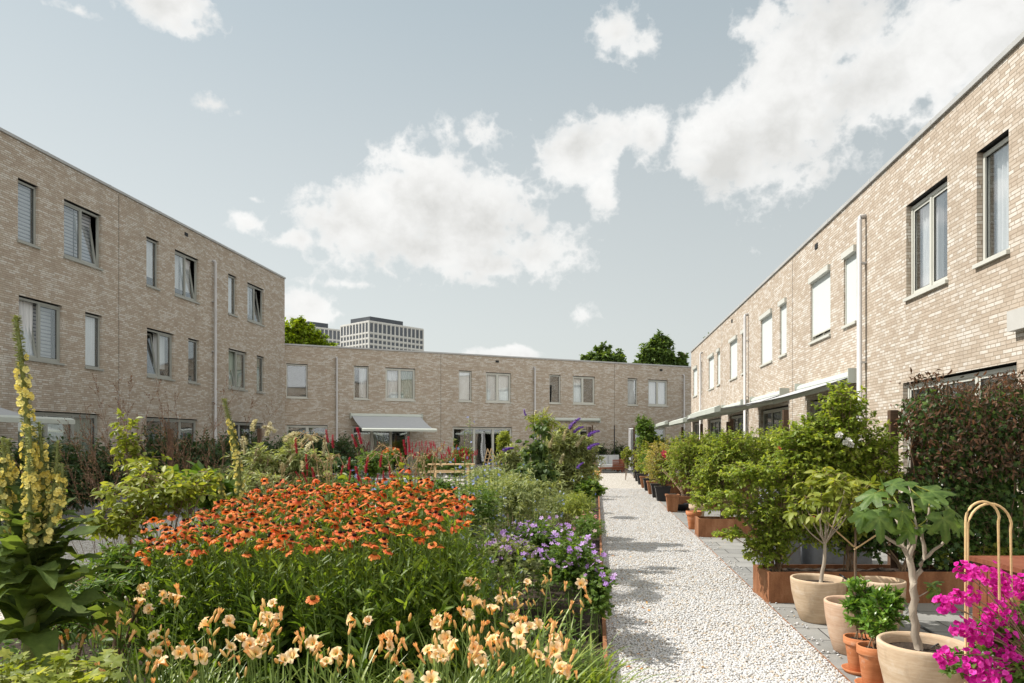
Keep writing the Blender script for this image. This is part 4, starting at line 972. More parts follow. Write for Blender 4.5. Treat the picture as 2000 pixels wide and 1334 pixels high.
# ---------------------------------------------------------------- mulleins
def mullein_spike(t, p0, p1, bend, rad, flowers=.6, nf=None):
    """p0 base, p1 tip relative to the thing"""
    p0 = A_(p0, float); p1 = A_(p1, float); L = np.linalg.norm(p1-p0); K = 12; q = np.linspace(0, 1, K)[:, None]; pth = p0+(p1-p0)*q+A_([1, 0, 0])*(bend*np.sin(math.pi*q))
    V, Fc = tubes(pth[None], np.linspace(rad*.65, rad*.25, K), 8); n = int(L*1500*(rad/.03))
    t_ = rng.random(n); a = rng.uniform(0, 6.283, n); ax = p0+(p1-p0)*t_[:, None]+A_([1, 0, 0])*(bend*np.sin(math.pi*t_))[:, None]
    rr = rad*(1-.55*t_**2.2)*rng.uniform(.6, 1.05, n); rv = np.stack([np.cos(a), np.sin(a), 0*a+.45], -1)
    s = spl = npmesh('flower_spike', [(V, Fc, 0, .4), scatter(OVAL, ax+rv*A_([1, 1, .0])*rr[:, None]*.72, orient(rv, A_([0, 0, 1.])+.3*rng.normal(size=(n, 3))), rng.uniform(.010, .02, n))], LM['mullstem'], t)
    m = nf or int(L*120*flowers); band = rng.choice(7, m); t2 = np.clip((band+.5)/7.5*.86+rng.normal(size=m)*.05+.02, .02, .93); a = rng.uniform(0, 6.283, m)
    ax = p0+(p1-p0)*t2[:, None]+A_([1, 0, 0])*(bend*np.sin(math.pi*t2))[:, None]; rv = np.stack([np.cos(a), np.sin(a), 0*a+.15], -1); rr = rad*(1-.55*t2**2.2)
    P = ax+rv*rr[:, None]*1.0; z = norm(rv+.25*rng.normal(size=(m, 3))); x = norm(np.cross(z, rng.normal(size=(m, 3))))
    npmesh('blossoms', [scatter(star5(1, 5, 1.0, .5), P, np.stack([x, np.cross(z, x), z], -1), rng.uniform(.011, .018, m))], LM['yel'], s)
def mulleinleaf(t): return np.sin(np.pi*np.clip(t, 0.02, 1)**.8)**.75
b = Vector((atx(52, 3.3), 3.3, .06)); t = thing('mullein', 'tall yellow mullein with many flower spikes and big drooping leaves at the left edge', 'mullein', b)
for (xb, yb, xt, yt, bd, rad, fl, dy) in ((62, 1075, 31, 617, .02, .03, .8, 0), (40, 1070, 4, 855, -.01, .021, .9, .05), (45, 1075, 14, 858, 0, .02, .85, .1), (70, 1070, 58, 834, .0, .02, .85, -.05), (75, 1065, 76, 824, .02, .022, .95, .03), (88, 1060, 113, 860, .01, .02, .9, 0), (80, 1065, 122, 905, .03, .019, .85, -.06), (60, 1070, 56, 894, 0, .019, .8, -.1), (30, 1070, -18, 880, 0, .02, .85, .0)):
    p0 = at(xb, yb, 3.3+dy)-b; p1 = at(xt, yt, 3.3+dy)-b; mullein_spike(t, p0, p1, bd, rad, fl)
V, Fc = tubes(A_([[(0, 0, 0), (.01, 0, .5), (.02, 0, 1.0), (.03, 0, 1.25)]]), A_([.03, .028, .024, .02]), 10); npmesh('stem', [(V, Fc, 0, .4)], LM['mullstem'], t, True)
n = 58; hgt = rng.uniform(.7, 1.24, n); q = (hgt-.7)/.54
V, Fc, r = ribbons(np.stack([.01+0*hgt, 0*hgt, hgt], -1), rng.uniform(0, 6.283, n), (.62-.42*q)*rng.uniform(.8, 1.15, n), rng.uniform(.5, 1.1, n)-.3*q, rng.uniform(1.1, 2.1, n)-.6*q, (.092-.05*q)*rng.uniform(.75, 1.25, n), 14, mulleinleaf, .22, .3)
n = 34; h2 = rng.uniform(.98, 1.34, n); V2, F2, r2 = ribbons(np.stack([.03+0*h2, 0*h2, h2], -1), rng.uniform(0, 6.283, n), rng.uniform(.12, .26, n), rng.uniform(.2, .8, n), rng.uniform(.6, 1.6, n), rng.uniform(.03, .055, n), 9, mulleinleaf, .25, .3)
npmesh('leaves', [(V, Fc, 0, r), (V2, F2, 0, r2)], LM['mull'], t, True)
b = Vector((atx(468, 5.9), 5.9, .06)); t = thing('mullein', 'slim leaning yellow mullein spike rising behind the heleniums', 'mullein', b)
mullein_spike(t, at(472, 1010, 5.9)-b, at(438, 779, 5.9)-b, .03, .034, .9); V, Fc = tubes(A_([[(0, 0, 0), tuple(at(472, 1010, 5.9)-b)]]), .02, 8); npmesh('stem', [(V, Fc, 0, .4)], LM['mullstem'], t)
b = Vector((atx(438, 5.6), 5.6, .06)); t = thing('mullein', 'short thin mullein spike left of the slim leaning one', 'mullein', b)
mullein_spike(t, at(440, 1010, 5.6)-b, at(428, 915, 5.6)-b, .0, .022, .8); V, Fc = tubes(A_([[(0, 0, 0), tuple(at(440, 1010, 5.6)-b)]]), .015, 8); npmesh('stem', [(V, Fc, 0, .4)], LM['mullstem'], t)

# low lobed ground cover, bottom left
def cover(label, x0, x1, Y0, Y1, h, n, size, tm, lm, name='ground_cover_plants'):
    y = rng.uniform(Y0, Y1, n); x = (rng.uniform(x0, x1, n)-1000)*y/F; hh = h*rng.uniform(.55, 1.05, n)
    P = np.stack([x, y, hh], -1); a = rng.uniform(0, 6.283, n); D = np.stack([np.cos(a), np.sin(a), rng.normal(size=n)*.25], -1)
    c = scatter(tm, P, orient(D, A_([0, 0, 1.])+.35*rng.normal(size=(n, 3))), size*rng.uniform(.6, 1.2, n))
    sp = np.stack([P*A_([1, 1, 0])+rng.normal(size=(n, 3))*A_([.04, .04, 0]), P], 1); V, Fc = tubes(sp, .0015, 3)
    o = npmesh(name, [c, (V, Fc, 0, .5)], LM[lm]); return tag(o, label, 'ground cover', kind='stuff')
cover('low bright green lobed leaves filling the lower left corner', -80, 225, 2.15, 2.85, .84, 1500, .05, GERL, 'light')
# dark leaves under everything in the bed
def underfill():
    n = 26000; s = rng.uniform(-4.75, PS0-.1, n); t_ = .9+27*rng.random(n)**1.3; zz = rng.random(n)**.8*(.16+.22*rng.random(n))*np.clip((PS0-s)/.35+.35, .3, 1)
    P = np.stack([t_*SA+s*CA, t_*CA-s*SA, .05+zz], -1); ok = (P[:, 1] > 1.9) & ~((s < -3.9) & (t_ > 6)); P = P[ok]; n = len(P)
    a = rng.uniform(0, 6.283, n); D = np.stack([np.cos(a), np.sin(a), rng.uniform(-.1, .8, n)], -1)
    o = npmesh('ground_cover', [scatter(OVAL, P, orient(D, A_([0, 0, 1.])+.5*rng.normal(size=(n, 3))), rng.uniform(.03, .075, n))], LM['mid']); tag(o, 'low green leaves growing between the taller flowers of the bed', 'ground cover', kind='stuff')
underfill()
# ---------------------------------------------------------------- tall grasses at the left
def grass_clump(label, px, Y, ytop, nst, spread, group='tall airy grasses', lm='brownp', blades=130, bl=.8, cat='ornamental grass', pan=1., lean=0.):
    b = Vector((atx(px, Y), Y, .05)); t = thing('ornamental_grass', label, cat, b, 0, group); H = CH+(HY-ytop)*Y/F-.05
    az = rng.uniform(0, 6.283, blades); bs = rng.normal(size=(blades, 3))*A_([.08, .08, 0])
    V, Fc, r = ribbons(bs, az, bl*rng.uniform(.6, 1.2, blades), rng.uniform(.03, .35, blades), rng.uniform(.3, 1.4, blades), rng.uniform(.003, .005, blades), 7); npmesh('blades', [(V, Fc, 0, r)], LM['grass'], t)
    e = np.stack([rng.normal(size=nst)*spread+lean, rng.normal(size=nst)*spread*.6, H*rng.uniform(.72, 1.02, nst)], -1); s = rng.normal(size=(nst, 3))*A_([.06, .06, 0])
    tt = np.linspace(0, 1, 9)[None, :, None]; m = (s+e)/2; m[:, :2] *= .35; path = s[:, None]*(1-tt)**2+2*m[:, None]*tt*(1-tt)+e[:, None]*tt**2
    V, Fc = tubes(path, np.linspace(.0026, .0012, 9), 3); chunks = [(V, Fc, 0, .6)]
    br = 13; q = rng.uniform(.66, 1, (nst, br, 1)); P = s[:, None]*(1-q)**2+2*m[:, None]*q*(1-q)+e[:, None]*q**2; T = norm((e-m))[:, None]
    D = norm(T*1.1+.42*rng.normal(size=P.shape)); Lb = (.1+.2*(1-q))*pan*rng.uniform(.6, 1.2, q.shape); E = P+D*Lb; E[..., 2] -= Lb[..., 0]*.12
    bp = np.stack([P, (P+E)/2+A_([0, 0, .012]), E], 2).reshape(-1, 3, 3); V, Fc = tubes(bp, .0009, 3); chunks.append((V, Fc, 0, .6))
    sp = 9; q2 = rng.uniform(.2, 1.02, (len(bp), sp, 1)); SPp = bp[:, None, 0]*(1-q2)+bp[:, None, 2]*q2; Dd = norm((bp[:, 2]-bp[:, 0]))[:, None]+.35*rng.normal(size=SPp.shape)
    SPp = SPp.reshape(-1, 3); Dd = Dd.reshape(-1, 3); chunks.append(scatter(DIAM, SPp, orient(Dd, rng.normal(size=Dd.shape)), rng.uniform(.009, .016, len(SPp))))
    npmesh('flower_stems', chunks, LM[lm], t); return t
grass_clump('tall brown plumed grass farthest left, leaning towards the mullein', 215, 5.8, 755, 12, .34, lean=-.2)
grass_clump('tallest brown plumed grass in front of the left terrace doors', 265, 6.2, 728, 16, .3)
grass_clump('upright brown plumed grass left of the left terrace drainpipe', 362, 6.4, 735, 14, .16)
grass_clump('loose brown grass with arching heads behind the mullein spike', 425, 6.6, 800, 12, .34, pan=1.3)
grass_clump('low arching pale grass between mullein and white plumed bush', 520, 6.8, 900, 14, .4, pan=1.4, lm='straw')

# ---------------------------------------------------------------- shrubs and perennials on the left side of the bed
def blob(px, py, Y, rpx, rpy, ry=None, w=None):
    p = at(px, py, Y); rx = rpx*Y/F; r = (p.x, p.y, p.z, rx, ry or rx*.7, rpy*Y/F); return r+((w,) if w else ())
G0 = lambda px, Y: (atx(px, Y), Y, .04)
shrub('climbing_shrub', 'light yellow green shrub with oval leaves left of the heleniums', 'shrub', G0(290, 5.1), [blob(285, 950, 5.1, 85, 60, .5), blob(235, 1015, 5.0, 80, 45, .4), blob(355, 965, 5.3, 75, 45, .5), blob(175, 1000, 4.9, 55, 22, .3), blob(240, 1090, 4.9, 60, 35, .3), blob(400, 930, 5.4, 40, 30, .3)], 215, 13, .062, OVAL, 'light', stems=9, sr=.008)
shrub('climbing_shrub', 'slender yellow green shoots above the oval leaved shrub', 'shrub', G0(262, 5.6), [blob(245, 850, 5.6, 38, 60), blob(285, 905, 5.6, 60, 35)], 46, 9, .062, OVAL, 'light', stems=4, sr=.005)
shrub('perennial', 'grey green broad leaved plant at the left back of the heleniums', 'perennial', G0(385, 5.9), [blob(370, 945, 5.9, 60, 32), blob(420, 960, 5.9, 40, 26)], 60, 7, .13, BROAD, 'mid', stems=6)
shrub('perennial', 'dark leafy stems between gravel and helenium left edge', 'perennial', G0(225, 4.6), [blob(240, 1110, 4.5, 60, 60), blob(300, 1120, 4.4, 50, 50)], 150, 11, .075, LANCE, 'mid', stems=8)
t, _ = shrub('plume_bush', 'dark leaved bush dotted with drooping whitish plumes', 'shrub', G0(550, 8.6), [blob(500, 915, 8.5, 60, 50), blob(560, 905, 8.6, 70, 55), blob(625, 915, 8.7, 45, 50), blob(530, 965, 8.2, 90, 50)], 430, 14, .1, LANCE, 'grey', stems=10)
plum = npmesh('flower_plume', spike_mesh('p', .2, .04, 'cream', 130, .03, .5, .5), LM['cream']); COL.objects.unlink(plum)
for px, py in ((482, 868), (500, 905), (538, 845), (520, 850), (556, 862), (575, 850), (585, 870), (478, 888), (600, 880), (620, 862), (565, 900), (545, 922), (510, 935), (590, 915), (632, 890), (495, 842), (468, 905)):
    inst(plum, t, tuple(at(px, py, 8.0+rng.random()*.5)-t.location), (rng.normal()*.5, rng.normal()*.5, rng.uniform(0, 6.28)), rng.uniform(.55, 1.0))
shrub('perennial', 'green leafy clump between the mullein leaves and the leftmost lilies', 'perennial', G0(130, 4.2), [blob(120, 1150, 4.2, 70, 45, .4), blob(190, 1160, 4.1, 50, 40, .3), blob(60, 1120, 4.4, 60, 40, .3), blob(130, 1215, 4., 90, 40, .3)], 330, 11, .07, LANCE, 'mid', stems=8)
# dark hedges of the left gardens
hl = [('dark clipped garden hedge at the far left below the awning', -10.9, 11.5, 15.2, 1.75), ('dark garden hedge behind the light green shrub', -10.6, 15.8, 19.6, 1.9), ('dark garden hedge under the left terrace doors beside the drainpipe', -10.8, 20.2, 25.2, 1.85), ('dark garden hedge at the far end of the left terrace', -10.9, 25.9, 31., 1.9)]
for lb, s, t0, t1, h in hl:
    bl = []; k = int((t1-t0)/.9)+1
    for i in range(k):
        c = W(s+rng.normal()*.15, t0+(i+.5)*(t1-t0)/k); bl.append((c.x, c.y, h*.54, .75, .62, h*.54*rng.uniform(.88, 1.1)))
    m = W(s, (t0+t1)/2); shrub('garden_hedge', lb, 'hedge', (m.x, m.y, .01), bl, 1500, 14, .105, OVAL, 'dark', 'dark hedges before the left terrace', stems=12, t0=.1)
for lb, s, t_, hh in (('brown garden post at the far left below the awning', -10.2, 16.2, 2.), ('slim brown garden post beside the left terrace doors', -10.4, 21.2, 2.1)):
    mb = MB(); mb.box(-.05, .05, -.05, .05, 0, hh); o = bevel(mb.build('garden_post', M['brownwood'], loc=W(s, t_)), .006); o.rotation_euler = (0, 0, -AW); tag(o, lb, 'post')
t = thing('garden_bench', 'low dark wooden garden bench in shade by the left hedge', 'bench', W(-9.6, 15.0), -AW)
mb = MB(); [mb.box(-.25, .25, -.9+.0, .9, .0, .0) for _ in ()]
for i in range(4): mb.box(-.24+i*.125, -.24+i*.125+.1, -.9, .9, .4, .435)
bevel(mb.build('seat', M['brownwood'], t), .005)
for y in (-.75, .75):
    mb = MB(); mb.box(-.2, -.13, y-.03, y+.03, 0, .399); mb.box(.13, .2, y-.03, y+.03, 0, .399); mb.box(-.129, .129, y-.02, y+.02, .3, .36); mb.build('leg', M['brownwood'], t)

# ---------------------------------------------------------------- crimson spikes (persicaria)
spk = [npmesh('flower_spike', spike_mesh('s', 1, .11, 'crim', 240, .085, .5, bd), LM['crim']) for bd in (0, .12, -.1)]
for o in spk: COL.objects.unlink(o)
per = [('behind the left half of the heleniums', 600, 6.2, [(577, 870, 26, -.2), (599, 902, 26, -.1), (613, 925, 22, -.1), (596, 932, 20, -.4), (582, 928, 14, -.7), (600, 925, 10, 0)]),
       ('beside the first curly dried stem', 655, 6.3, [(638, 852, 22, -.3), (649, 862, 24, -.15), (667, 918, 18, .1), (681, 905, 22, -.05), (683, 928, 18, 0)]),
       ('tallest, in front of the lowered grey awning', 705, 6.1, [(703, 850, 30, -.2), (693, 860, 24, -.3), (699, 925, 26, -.15), (715, 908, 28, .05), (706, 942, 20, -.15), (720, 938, 16, -.25)]),
       ('in the middle, below the lowered grey awning', 752, 6.4, [(743, 898, 26, 0), (762, 918, 20, .05), (749, 930, 18, 0), (766, 932, 16, 0), (737, 935, 14, .2)]),
       ('beside the second curly dried stem', 792, 6.3, [(791, 874, 26, -.2), (799, 868, 26, -.1), (784, 898, 22, -.1), (785, 922, 18, 0), (801, 930, 20, -.15), (812, 925, 14, .1)]),
       ('at the right end, near the picnic table', 825, 6.5, [(816, 942, 18, 0), (835, 940, 18, .3), (845, 952, 12, .1)])]
for lb, px, Y, L in per:
    b = Vector(G0(px, Y)); t = thing('bistort_plant', 'crimson bistort spikes '+lb, 'bistort', b, 0, 'crimson bistorts behind the heleniums'); ps = []
    for (x, y, ln, tl) in L:
        e = at(x, y, Y+rng.normal()*.12)-b; hgt = ln*Y/F*1.15; d = Vector((tl, 0, 1)).normalized(); lo = e-d*hgt*.5
        s = Vector((rng.normal()*.1, rng.normal()*.08, 0)); m = (s+lo)/2-Vector((tl*.25, 0, 0)); ps.append([tuple(s*(1-q)**2+2*m*q*(1-q)+lo*q*q) for q in np.linspace(0, 1, 7)])
        inst(spk[rng.integers(3)], t, lo, (0, math.atan(tl), 0), hgt)
    V, Fc = tubes(A_(ps), np.linspace(.0045, .002, 7), 4); npmesh('stems', [(V, Fc, 0, .5)], LM['stem'], t)
    ch, _ = twiggy((0, 0, 0), [(0, 0, .55, .35, .3, .45)], 46, 9, .13, leaf(.32, .2, .3, 3), .4, .1); npmesh('foliage', [ch], LM['mid'], t)
def curly(label, px, Y, ytop, lean, fol):
    b = Vector(G0(px, Y)); t = thing('seedhead_plant', label, 'perennial', b, 0, None); H = CH+(HY-ytop)*Y/F
    ps = []; n = 5; lv = []
    for i in range(n):
        sx = rng.normal()*.08; top = H*rng.uniform(.86, .98); dr = (1 if i % 2 else -1)*rng.uniform(.08, .2)-.06; q = np.linspace(0, 1, 14)
        x = sx+lean*q+dr*np.clip((q-.72)/.28, 0, 1)**1.6*1.2; z = top*np.minimum(q/.88, 1)-np.clip((q-.88)/.12, 0, 1)**1.5*.13; y = rng.normal()*.06*q; ps.append(np.stack([x, y+0*q, z], -1))
    V, Fc = tubes(A_(ps), np.linspace(.006, .0035, 14), 5); ch = [(V, Fc, 0, .7)]
    P = A_(ps)[:, 8:].reshape(-1, 3); P = np.repeat(P, 9, 0)+rng.normal(size=(len(P)*9, 3))*.012; ch.append(scatter(OVAL, P, orient(rng.normal(size=P.shape), rng.normal(size=P.shape)), rng.uniform(.015, .03, len(P))))
    npmesh('dried_stems', ch, LM['straw'], t)
    c, _ = twiggy((0, 0, 0), [(lean*.4, 0, H*.6, .16, .13, H*.24), (lean*.3, 0, H*.35, .2, .16, H*.2)], fol, 7, .105, BROAD, .35, .2); npmesh('foliage', [c], LM['light'], t)
curly('yellow green plant with curled dry stems, left of the crimson spikes', 655, 6., 838, -.06, 42)
curly('yellow green plant with curled dry stems, right among the crimson spikes', 785, 6.1, 836, .06, 38)
curly('thin plant with curled dry seed stems near the picnic table', 822, 6.3, 862, .12, 16)

# ---------------------------------------------------------------- middle of the bed
def florets(t, pts, tm, size, lm, name='flower', tilt=.6, d=(0, -.3, 1.)):
    """each flower a part of its plant (shared meshes)"""
    src = []
    for k in range(3):
        o = npmesh(name, [scatter(tm, np.zeros((1, 3)), np.eye(3)[None], 1., 0, (k+.5)/3)], LM[lm]); COL.objects.unlink(o); src.append(o)
    Rm = face(len(pts), tilt, d)
    for p, R3 in zip(pts, Rm): inst(src[rng.integers(3)], t, tuple(p), Matrix(R3.tolist()).to_euler(), float(size*rng.uniform(.7, 1.2)))
def ends(path, n, up=.02, zmin=None):
    E = path[:, -1]; ix = np.argsort(-E[:, 2]+rng.normal(size=len(E))*.15)[:n] if zmin is None else rng.choice(np.where(E[:, 2] > zmin)[0], n); return E[ix]+A_([0, -.01, up])
ger = [('in front, spilling towards the gravel path', 1115, 6.1, 70, 55, .8, 98), ('in the middle beside the helenium edge', 985, 6.3, 80, 50, .8, 98), ('at the back between the other two', 1055, 6.9, 85, 45, .86, 98), ('hanging low over the steel edging', 1165, 5.9, 34, 55, .62, 45)]
for lb, px, Y, rx, ry, h, nf in ger:
    cy = HY+(CH-h)*F/Y+ry*.6
    t, path = shrub('geranium', 'purple cranesbill geranium '+lb, 'geranium', G0(px, Y), [blob(px, cy, Y, rx, ry, .45)], 380 if nf > 30 else 150, 10, .028, GERL, 'grey' if px < 1000 else 'mid', 'purple geraniums by the path', stems=10, sr=.003, bark='stem')
    florets(t, ends(path, nf, .03, np.quantile(path[:, -1, 2], .42)), FL5, .024, 'purp')
def spires(label, px, Y, ytop, n, spread, lm_l='grey', lm_f='blue', nf=70, name='borage_plant', cat='perennial'):
    b = Vector(G0(px, Y)); t = thing(name, label, cat, b); H = CH+(HY-ytop)*Y/F; P = []; e = np.stack([rng.normal(size=n)*spread, rng.normal(size=n)*spread, H*rng.uniform(.65, 1., n)], -1); e[0] = (0, 0, H)
    s = e*A_([.5, .5, 0]); tt = np.linspace(0, 1, 6)[None, :, None]; path = s[:, None]*(1-tt)+e[:, None]*tt; V, Fc = tubes(path, np.linspace(.005, .0025, 6), 4); npmesh('stems', [(V, Fc, 0, .4)], LM['stem'], t)
    m = int(95); q = rng.uniform(.15, 1, (n, m, 1)); LP = (s[:, None]*(1-q)+e[:, None]*q).reshape(-1, 3); a = rng.uniform(0, 6.283, n*m); D = np.stack([np.cos(a), np.sin(a), rng.uniform(-.1, .9, n*m)], -1)
    npmesh('foliage', [scatter(LANCE, LP, orient(D, A_([0, 0, 1.])+.4*rng.normal(size=D.shape)), (.11-.07*q.ravel())*rng.uniform(.7, 1.2, n*m))], LM[lm_l], t)
    q = rng.uniform(.5, 1, (nf, 1)); k = rng.integers(0, n, nf); FP = s[k]*(1-q)+e[k]*q; a = rng.uniform(0, 6.283, nf); FP[:, :2] += np.stack([np.cos(a), np.sin(a)], -1)*.04
    florets(t, FP, FL5, .014, lm_f, tilt=1.)
    return t
spires('tall grey green spire with small blue flowers in front of the open far doors', 918, 6.6, 822, 6, .12, nf=60)
spires('blue flecked bushy spires between the heleniums and the vine', 965, 6.9, 905, 9, .22)
spires('blue flecked spires just right of the helenium heads', 900, 5.8, 925, 8, .15, nf=55)
spires('blue flecked spires behind the middle geranium', 1040, 7.6, 950, 8, .25)
spires('low blue flecked plant between helenium stems and geraniums', 940, 5.4, 1040, 8, .22, lm_l='mid', nf=50)
spires('silvery spires with blue flecks just below the dark vine', 985, 8.2, 880, 9, .2)
spires('silvery spires left of the pale buddleja, with few blue flecks', 1022, 8.8, 890, 9, .24, nf=30)
spires('silvery spires below the buddleja, nearest the gravel path', 1085, 8.8, 905, 10, .25, nf=30)
yg = [('grey green leafy clump below the dark vine', 1010, 8., 965, 80, 50), ('green leafy clump right behind the heleniums', 925, 7., 985, 60, 45), ('grey green leafy clump in front of the climbing frame', 960, 9., 945, 60, 35)]
for lb, px, Y, cy, rx, ry in yg: shrub('perennial', lb, 'perennial', G0(px, Y), [blob(px, cy, Y, rx, ry, .5)], 300, 10, .07, LANCE, 'grey' if px != 925 else 'mid', stems=8, bark='stem')
shrub('vine', 'dark heart leaved vine climbing high in the middle of the bed', 'vine', G0(1045, 9.6), [blob(1058, 835, 9.6, 26, 32), blob(1045, 880, 9.6, 36, 34), blob(1040, 925, 9.5, 52, 34), blob(1072, 905, 9.6, 28, 30)], 130, 8, .085, BROAD, 'vine', stems=5, bark='stem', droop=.9)
shrub('vine', 'pale leafy shoots topping the dark vine', 'vine', G0(1052, 9.9), [blob(1055, 826, 9.9, 34, 26)], 50, 12, .08, LANCE, 'light', stems=3, bark='stem')
t, path = shrub('butterfly_bush', 'big grey green buddleja with purple cones beside the path', 'buddleja', G0(1110, 12.), [blob(1112, 868, 12, 50, 42), blob(1085, 930, 11.8, 72, 50), blob(1142, 900, 12, 38, 50), blob(1065, 965, 11.5, 62, 38), blob(1075, 880, 11.8, 40, 40)], 950, 15, .1, LANCE, 'grey', stems=12, droop=.0)
bud_p = npmesh('flower_cone', spike_mesh('b', 1, .2, 'lil', 240, .12, .75, .3), LM['lil']); bud_c = npmesh('flower_cone', spike_mesh('c', 1, .2, 'cream', 240, .12, .75, .15), LM['cream'])
COL.objects.unlink(bud_p); COL.objects.unlink(bud_c)
for (x, y, L, tl, m) in ((1112, 838, 30, .5, 0), (1120, 845, 24, .9, 0), (1148, 852, 26, 1.1, 0), (1148, 877, 26, 1.1, 0), (1127, 915, 18, .6, 0), (1028, 812, 14, -.8, 0), (1074, 850, 26, .05, 1), (1115, 845, 28, .25, 1), (1101, 860, 24, .1, 1), (1125, 872, 28, .6, 1), (1074, 875, 28, .1, 1), (1050, 822, 22, -.4, 1), (1062, 812, 22, .4, 1), (1095, 905, 22, .1, 1)):
    p = at(x, y, 11.4)-t.location; inst((bud_p, bud_c)[m], t, p, (rng.normal()*.2, math.atan(tl), 0), L*11.4/F)
t, path = shrub('butterfly_bush', 'smaller buddleja with two purple cones in front of the climbing frame', 'buddleja', G0(1000, 11.), [blob(1005, 895, 11, 34, 30), blob(990, 930, 11, 30, 25)], 130, 12, .11, LANCE, 'grey', stems=6)
for (x, y, L, tl) in ((982, 880, 22, 1.6), (985, 882, 18, 1.2)): inst(bud_p, t, at(x, y, 10.8)-t.location, (0, math.atan(tl), 0), L*10.8/F)
shrub('perennial', 'feathery grey green mound under the buddleja', 'perennial', G0(1095, 9.2), [blob(1095, 985, 9.2, 45, 32, .5)], 260, 13, .055, LANCEN, 'grey', stems=8, bark='stem')
edge = [('bright green feathery mound at the path edge above the geraniums', 1128, 8.6, 985, 34, 28, 'light', LANCEN, .055, None, 0), ('low plant with small pink flowers beside the path', 1150, 8.0, 1028, 32, 26, 'mid', LANCE, .05, 'pink', 26), ('rounded bright green mound leaning on the path edge', 1150, 11.5, 955, 30, 20, 'mid', GERL, .05, None, 0), ('orange brown sedum mound in a rusty box by the path', 1150, 16., 928, 26, 13, 'bronze', OVAL, .05, 'ochre', 50), ('green leafy mound with orange red flecks below the buddleja', 1118, 12.5, 955, 34, 25, 'mid', OVAL, .06, 'ochre', 14), ('dark green mound farther back along the bed', 1100, 17., 930, 40, 20, 'grey', OVAL, .06, None, 0), ('green mound beside the tufted blond grass', 1128, 21., 915, 26, 14, 'mid', OVAL, .07, None, 0)]
for lb, px, Y, cy, rx, ry, lm, tm, sz, fl, nf in edge:
    t, path = shrub('perennial', lb, 'perennial', G0(px, Y), [blob(px, cy, Y, rx, ry, .4)], 260, 11, sz, tm, lm, stems=7, sr=.003, bark='stem')
    if fl: florets(t, ends(path, nf, .03), FL5, .022 if fl == 'pink' else .05, fl)
grass_clump('blond tufted grass at the far end of the bed beside the path', 1152, 22., 896, 30, .25, None, 'straw', 160, .8, pan=1.6)
# plants of the deeper bed
deep = [('green bush in front of the far lowered awning', 730, 15., 905, 40, 28, 'mid', None, 0, OVAL, .07), ('orange flowered clump far behind the crimson spikes', 765, 24., 890, 24, 14, 'mid', 'ora', 80, OVAL, .08), ('dark green bush right of the plume bush', 665, 13., 925, 45, 35, 'dark', None, 0, OVAL, .08), ('green shrub behind the picnic table', 905, 34., 886, 22, 15, 'mid', None, 0, OVAL, .1), ('pale flowered perennial in front of the picnic table', 860, 12., 960, 50, 30, 'mid', 'wht', 24, OVAL, .06), ('leafy green perennial behind the middle heleniums', 780, 9., 965, 60, 30, 'mid', 'blue', 30, LANCE, .09), ('leafy green perennial behind the left heleniums', 680, 9., 960, 60, 32, 'mid', 'blue', 20, LANCE, .09), ('light green sapling with feathery leaves before the far doors', 983, 22., 862, 16, 24, 'light', None, 0, OVAL, .07), ('grey green perennial below the climbing frame', 945, 15., 930, 40, 22, 'grey', 'blue', 25, LANCE, .08), ('grey green bush left of the plume bush', 450, 10., 945, 50, 40, 'dark', None, 0, LANCE, .09)]
for lb, px, Y, cy, rx, ry, lm, fl, nf, tm, sz in deep:
    t, path = shrub('perennial', lb, 'perennial', G0(px, Y), [blob(px, cy, Y, rx, ry, .5)], 300, 11, sz, tm, lm, stems=7, bark='stem')
    if fl: florets(t, ends(path, nf, .04), FL5, .045 if fl == 'ora' else .025, fl)
for lb, px in (('far crimson bistort mass, left half, before the open doors', 838), ('far crimson bistort mass, right half, behind the picnic table', 890)):
    Y = 33.; b = Vector(G0(px, Y)); t = thing('bistort_plant', lb, 'bistort', b); n = 80; zt = 1.6 if px < 860 else 1.3
    ch, _ = twiggy((0, 0, 0), [(0, 0, .6, .75, .6, .6)], 260, 10, .12, OVAL, .3, .2); npmesh('foliage', [ch], LM['mid'], t); ps = []
    for i in range(n):
        x, y = rng.normal()*.5, rng.normal()*.4; h = zt*rng.uniform(.62, 1.05); inst(spk[rng.integers(3)], t, (x, y, h-.2), (rng.normal()*.12, rng.normal()*.15, 0), (.24, .24, .24)); ps.append([(x*.6, y*.6, 0), (x, y, h-.2)])
    V, Fc = tubes(A_(ps), .006, 3); npmesh('stems', [(V, Fc, 0, .5)], LM['stem'], t)

# ---------------------------------------------------------------- picnic table, climbing frame, sofa
Y = 30.; x0, x1 = atx(838, Y), atx(925, Y); xc = (x0+x1)/2
t = thing('picnic_table', 'pale wooden picnic table with attached benches in the far garden', 'picnic table', (xc, Y, 0), R_(6)); L = (x1-x0)/2+.05
mb = MB()
for i in range(5): mb.box(-L, L, -.36+i*.145, -.36+i*.145+.135, .72, .76)
bevel(mb.build('tabletop', M['pine'], t), .006)
for s in (-1, 1):
    mb = MB(); 
    for i in range(2): mb.box(-L-.0, L, s*.72-.13+i*.135, s*.72-.13+i*.135+.125, .42, .46)
    bevel(mb.build('bench', M['pine'], t), .006)
for x in (-L+.3, L-.3):
    mb = MB()
    for s in (-1, 1): mb.bar((x, s*.72, 0), (x, s*.22, .718), .045, .1, up=(1, 0, 0)); 
    mb.box(x+.024, x+.07, -.84, .84, .33, .419); mb.build('leg', M['pine'], t)
Y = 27.; xa, xb = atx(935, Y), atx(998, Y); w = (xb-xa)
t = thing('playground_climber', 'pale wooden climbing frame of two triangles joined by rungs', 'climbing frame', (xa, Y, 0), R_(-3)); hh = CH+(HY-876)*Y/F; q = w/3.4
